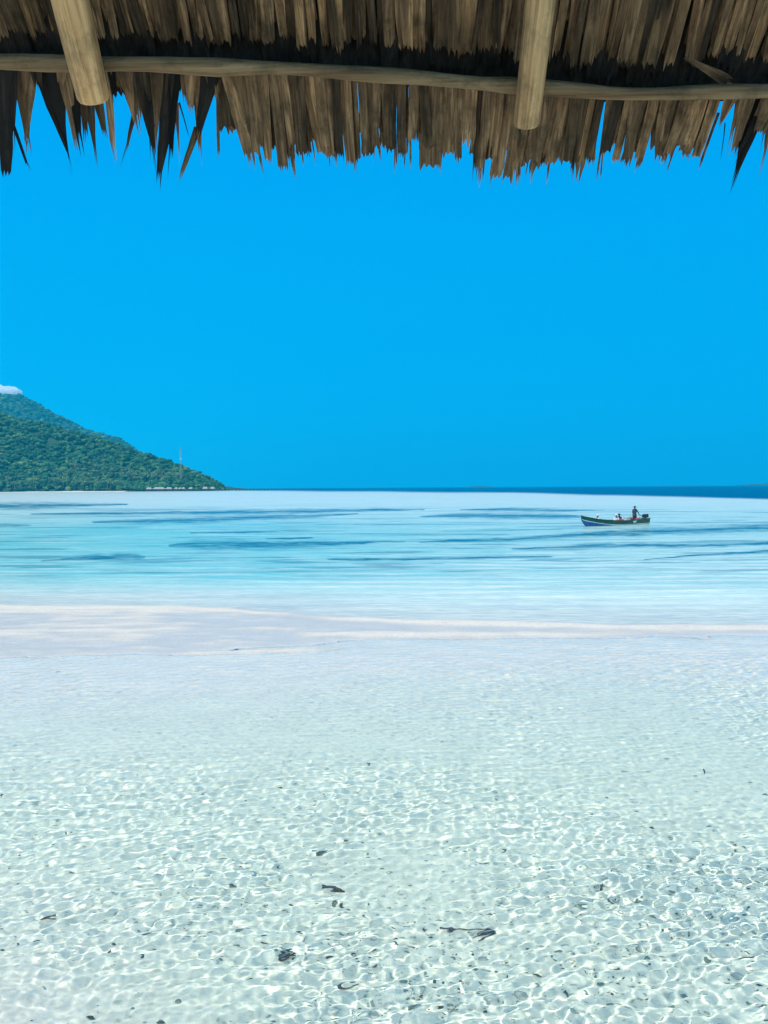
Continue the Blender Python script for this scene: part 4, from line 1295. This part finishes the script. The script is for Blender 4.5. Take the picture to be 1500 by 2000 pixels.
def on_boat(name, m, mat, label, cat, smooth=False):
    o = m.build(name, mat, None, smooth); o.matrix_world = boat.matrix_basis.copy()
    return tag(o, label, cat)
m = MB(); m.ico((bxx(1179), -0.15, 0.46), (0.30, 0.22, 0.17), 2, jit=0.12); on_boat('cloth_bundle', m, M_TEAL, 'turquoise cloth bundle behind the person near the bow', 'bundle', True)
m = MB(); m.ico((bxx(1209), -0.42, 0.46), (0.42, 0.16, 0.14), 2, jit=0.12); on_boat('life_jacket', m, M_RED, 'bright red life jacket lying by the two seated people', 'life jacket', True)
m = MB(); m.box((bxx(1228.5), -0.1, 0.56), (0.50, 0.40, 0.28)); m.box((bxx(1228.5), -0.1, 0.71), (0.54, 0.44, 0.04))
on_boat('cool_box', m, M_WHITE, 'pale lidded cool box on the boat behind the seated people', 'cool box')
m = MB(); m.ico((bxx(1236.5), -0.1, 0.58), (0.26, 0.26, 0.20), 2, jit=0.14); on_boat('sack', m, M_PINK, 'faded red sack between cool box and standing person', 'sack', True)
m = MB(); m.ico((bxx(1247), -0.42, 0.50), (0.34, 0.14, 0.16), 2, jit=0.14); on_boat('sack', m, M_PINK, 'reddish brown sack at the feet of the standing person', 'sack', True)

# ------------------------------------------------------------------ things lying on the lagoon bed
M_STONE = simple('dark_reef_stone', (0.16, 0.235, 0.21), 0.85, 0.4, 40)
M_STONE2 = simple('pale_reef_stone', (0.38, 0.44, 0.40), 0.85, 0.3, 25)
M_TWIG = simple('waterlogged_wood', (0.07, 0.06, 0.05), 0.8, 0.3, 40)
M_LEAFD = simple('sunken_leaf', (0.06, 0.085, 0.07), 0.7, 0.3, 40)
DEPTH = 0.27
def bed_pt(px, py, it=3):
    x, y = bed(px, py, DEPTH)
    for _ in range(it):
        z = float(sand_z(np.array([x]), np.array([y]))[0]); x, y = bed(px, py, max(-z, 0))
    return Vector((x, y, z))
def pxm(p): return p.y / F * 1.03
qd = random.Random(9)
def stone(px, py, w, label, mat=None, flat=0.4, group=None, name='stone', cat='stone'):
    p = bed_pt(px, py); r = w * pxm(p) / 2 * 0.78
    m = MB(); m.ico((0, 0, 0), (r, r * qd.uniform(0.6, 0.95), r * flat), 2, jit=0.10, rs=qd); m.ico((r * 0.5, r * qd.uniform(-0.3, 0.3), 0), (r * 0.6, r * 0.45, r * flat * 0.8), 2, jit=0.2, rs=qd)
    o = m.build(name, mat or M_STONE, None, True); o.location = p + Vector((0, 0, r * flat * 0.5)); o.rotation_euler = (0, 0, qd.uniform(-0.5, 0.5))
    o.cycles.is_caustics_receiver = True
    return tag(o, label, cat, group)
def leafd(px, py, w, label, ang=0.3, group=None):
    p = bed_pt(px, py); r = w * pxm(p) / 2
    m = MB(); n = 7; vs = []
    for i in range(n):
        t = i / (n - 1); b = math.sin(math.pi * min(t * 1.0, 1)) ** 0.8 * 0.42
        z = 0.25 * math.sin(t * 3 + px) * r
        vs += [((t * 2 - 1) * r, -b * r, z), ((t * 2 - 1) * r, 0, z - 0.10 * r), ((t * 2 - 1) * r, b * r, z + 0.05 * r)]
    fs = [(i * 3 + k, (i + 1) * 3 + k, (i + 1) * 3 + k + 1, i * 3 + k + 1) for i in range(n - 1) for k in (0, 1)]
    m.add(vs, fs)
    o = m.build('sunken_leaf', M_LEAFD, None, True); o.location = p + Vector((0, 0, 0.02)); o.rotation_euler = (0, 0, ang)
    o.cycles.is_caustics_receiver = True
    return tag(o, label, 'leaf', group)
def stick(pts, w, label, extra=()):
    P = [bed_pt(*q_) for q_ in pts]
    root = tag(empty('twig' if w < 5 else 'branch', P[0]), label, 'branch')
    def br(P, w):
        m = MB(); n = len(P)
        m.tube([p - root.location + Vector((0, 0, 0.015 + 0.01 * qd.random())) for p in P], [w * pxm(p) / 2 * (1 - 0.5 * i / n) for i, p in enumerate(P)], 7, wob=0.1)
        return m
    o = br(P, w).build('stem', M_TWIG, root, True); o.cycles.is_caustics_receiver = True
    for e_ in extra:
        o = br([bed_pt(*q_) for q_ in e_], w * 0.7).build('side_twig', M_TWIG, root, True); o.cycles.is_caustics_receiver = True
    return root
stick([(858, 1812), (880, 1815), (905, 1813), (930, 1814), (955, 1813), (966, 1820)], 4.5, 'bent dark branch with side twigs on the lagoon bed, longest of all', [[(966, 1820), (945, 1822), (925, 1830)], [(966, 1820), (950, 1828), (935, 1834)], [(958, 1815), (946, 1818), (932, 1823)]])
stick([(630, 1731), (645, 1733), (655, 1734), (672, 1738)], 6, 'short dark log with pointed ends lying left of the middle')
stick([(79, 1793), (92, 1788), (105, 1786), (112, 1785)], 5, 'paler forked stick on the bed near the left edge', [[(80, 1791), (96, 1792), (110, 1791)]])
stick([(546, 1866), (560, 1860), (572, 1857)], 4, 'small pair of twigs side by side on the bed', [[(548, 1868), (562, 1864), (574, 1861)]])
stick([(1170, 1732), (1178, 1728), (1183, 1723)], 4, 'little crooked twig right of the middle')
stick([(1375, 1502), (1376, 1510)], 3, 'tiny upright twig far out on the right')
stick([(1447, 1872), (1458, 1866), (1470, 1864)], 5, 'crooked brown twig near the right edge')
stick([(210, 1855), (218, 1851)], 4.5, 'stubby dark twig on the clear sand at left')
stick([(663, 1930), (690, 1921), (700, 1918)], 3, 'thin faint twig low in the middle of the bed')
leafd(627, 1664.5, 17, 'dark narrow leaf alone, straight above the short log', 0.35)
leafd(397, 1549, 9, 'small dark leaf farther out at the left'); leafd(285, 1492, 7, 'tiny dark leaf farthest out at the left')
leafd(720, 1491, 7, 'tiny dark speck of leaf farthest out in the middle'); leafd(967, 1545, 10, 'small dark leaf farther out right of the middle')
leafd(287, 1821, 22, 'broad dark leaf in the left part of the bed', 0.2); leafd(452, 1726, 15, 'dark leaf with a hooked end left of the short log', -0.2)
leafd(314, 1997, 17, 'dark leaf cut by the bottom edge of the picture', 0.1); leafd(177, 1987, 18, 'grey leaf on the bare sand in the bottom left corner', 0.1)
leafd(85, 1929, 7, 'little black leaf scrap near the bottom left corner', -0.5); leafd(877, 1972, 15, 'dark leaf lying against the ring of coral', 0.0)
leafd(112, 1312, 11, 'dark floating leaf on the shallows by the sandbar', 0.0); leafd(530, 1102 + 300, 6, 'tiny pale leaf scrap on the shallows', 0.1)
leafd(1105, 1935, 9, 'short dark leaf scrap pointing down the slope', 1.2); leafd(1047, 1899, 14, 'dark leaf scrap low on the right', -0.6)
leafd(1464, 1527, 9, 'small dark leaf far out near the right edge', -0.4); leafd(1495, 1551, 10, 'thin dark leaf at the right edge', 0.1)
stone(1220, 1504, 20, 'flat oval grey stone lying alone far out on the right', M_STONE2, 0.15)
stone(69, 1586, 18, 'flat grey disc of shell near the left edge', M_STONE2, 0.15); stone(69, 1567, 18, 'paler disc of shell just beyond the grey disc', M_STONE2, 0.12)
stone(808, 1963, 34, 'cluster-like dark rock low in the middle, largest on the bed', M_STONE, 0.45); stone(878, 1962, 18, 'dark lump of coral beside the large rock', M_STONE, 0.6)
stone(728, 1980, 20, 'mottled grey stone low in the middle', M_STONE2, 0.4); stone(540, 1857, 12, 'small dark stone beside the pair of twigs', M_STONE)
stone(1133, 1765, 17, 'blue-black pebble right of the middle', M_STONE, 0.4); stone(1245, 1753, 15, 'dark wedge-shaped pebble on the right', M_STONE, 0.5)
stone(1092, 1855, 18, 'dark flat pebble lying beneath the blue-black one', M_STONE, 0.35); stone(1267, 1866, 11, 'small dark pebble below the pale slab', M_STONE, 0.5)
stone(1380, 1870, 13, 'round dark pebble towards the right edge', M_STONE, 0.6); stone(1173, 1917, 19, 'flat green-grey stone low on the right', M_STONE, 0.35)
stone(1190, 1957, 20, 'dark brown stone by the bottom on the right', M_STONE, 0.45); stone(1120, 1973, 28, 'wide dark stone nearest the bottom on the right', M_STONE2, 0.3)
stone(1247, 1845, 30, 'pale smooth slab of coral on the right', M_STONE2, 0.2); stone(1437, 1900, 32, 'large pale slab of coral near the right edge', M_STONE2, 0.2)
stone(348, 1952, 15, 'lone dark stone low on the left', M_STONE, 0.4); stone(258, 1967, 10, 'pointed dark stone above the corner sand', M_STONE, 0.6)
stone(760, 1702, 14, 'ring-shaped bit of coral in the middle', M_STONE2, 0.5); stone(468, 1814, 18, 'dark mottled stone left of the middle', M_STONE, 0.4)
stone(558, 1872, 16, 'greenish stone by the pair of twigs', M_STONE2, 0.4); stone(1015, 1938, 26, 'olive-brown coral lump low right of centre', M_STONE2, 0.35)
stone(1127, 1697, 12, 'small dark crescent of shell', M_STONE, 0.4); stone(1408, 1782, 13, 'dark pebble high on the right side', M_STONE, 0.4)
stone(1310, 1962, 22, 'stacked-looking dark stone low on the right', M_STONE, 0.45); stone(944, 1868, 18, 'brownish coral bit below the long branch', M_STONE2, 0.4)
# small fragments of shell and coral, thickest towards the near right
m = MB()
for i in range(7500):
    px = qd.uniform(-120, 1620); py = 1480 + 560 * qd.random() ** 0.8
    dens = sstep(1500, 1780, py) * (0.35 + 0.65 * sstep(150, 900, px)) + 0.10
    if py > 1880 and px < 420: dens *= 0.15
    cl_ = 0.5 + 0.9 * float(fbm(np.array([px / 130.0]), np.array([py / 60.0]), 301)[0])
    if qd.random() > dens * cl_ * 1.3: continue
    p = bed_pt(px, py, 1); r = qd.choice([2.2, 2.6, 3, 3.5, 4, 5, 6, 7]) * pxm(p) * 0.72
    m.ico(p + Vector((0, 0, r * 0.2)), (r, r * qd.uniform(0.25, 0.7), r * qd.uniform(0.12, 0.35)), 1, mi=qd.choice([0, 1, 1, 1, 2]), jit=0.25, rs=qd)
o = m.build('coral_rubble', [M_STONE, M_STONE2, M_LEAFD]); o.cycles.is_caustics_receiver = True
tag(o, 'scattered dark bits of shell and coral on the bed', kind='stuff')
#@@PART4

# ------------------------------------------------------------------ the air itself
mh, N, L, B = new_mat('sea_haze')
N.remove(B)
out = [n for n in N if n.type == 'OUTPUT_MATERIAL'][0]
vol = nd(N, 'ShaderNodeVolumePrincipled')
vol.inputs['Color'].default_value = (0.01, 0.68, 1.0, 1)
vol.inputs['Density'].default_value = 0.00013
vol.inputs['Anisotropy'].default_value = 0.0
L.new(vol.outputs[0], out.inputs['Volume'])
m = MB(); m.box((0, 0, 209.0), (19000, 19000, 423.0))
hz = m.build('haze', mh); tag(hz, kind='stuff')
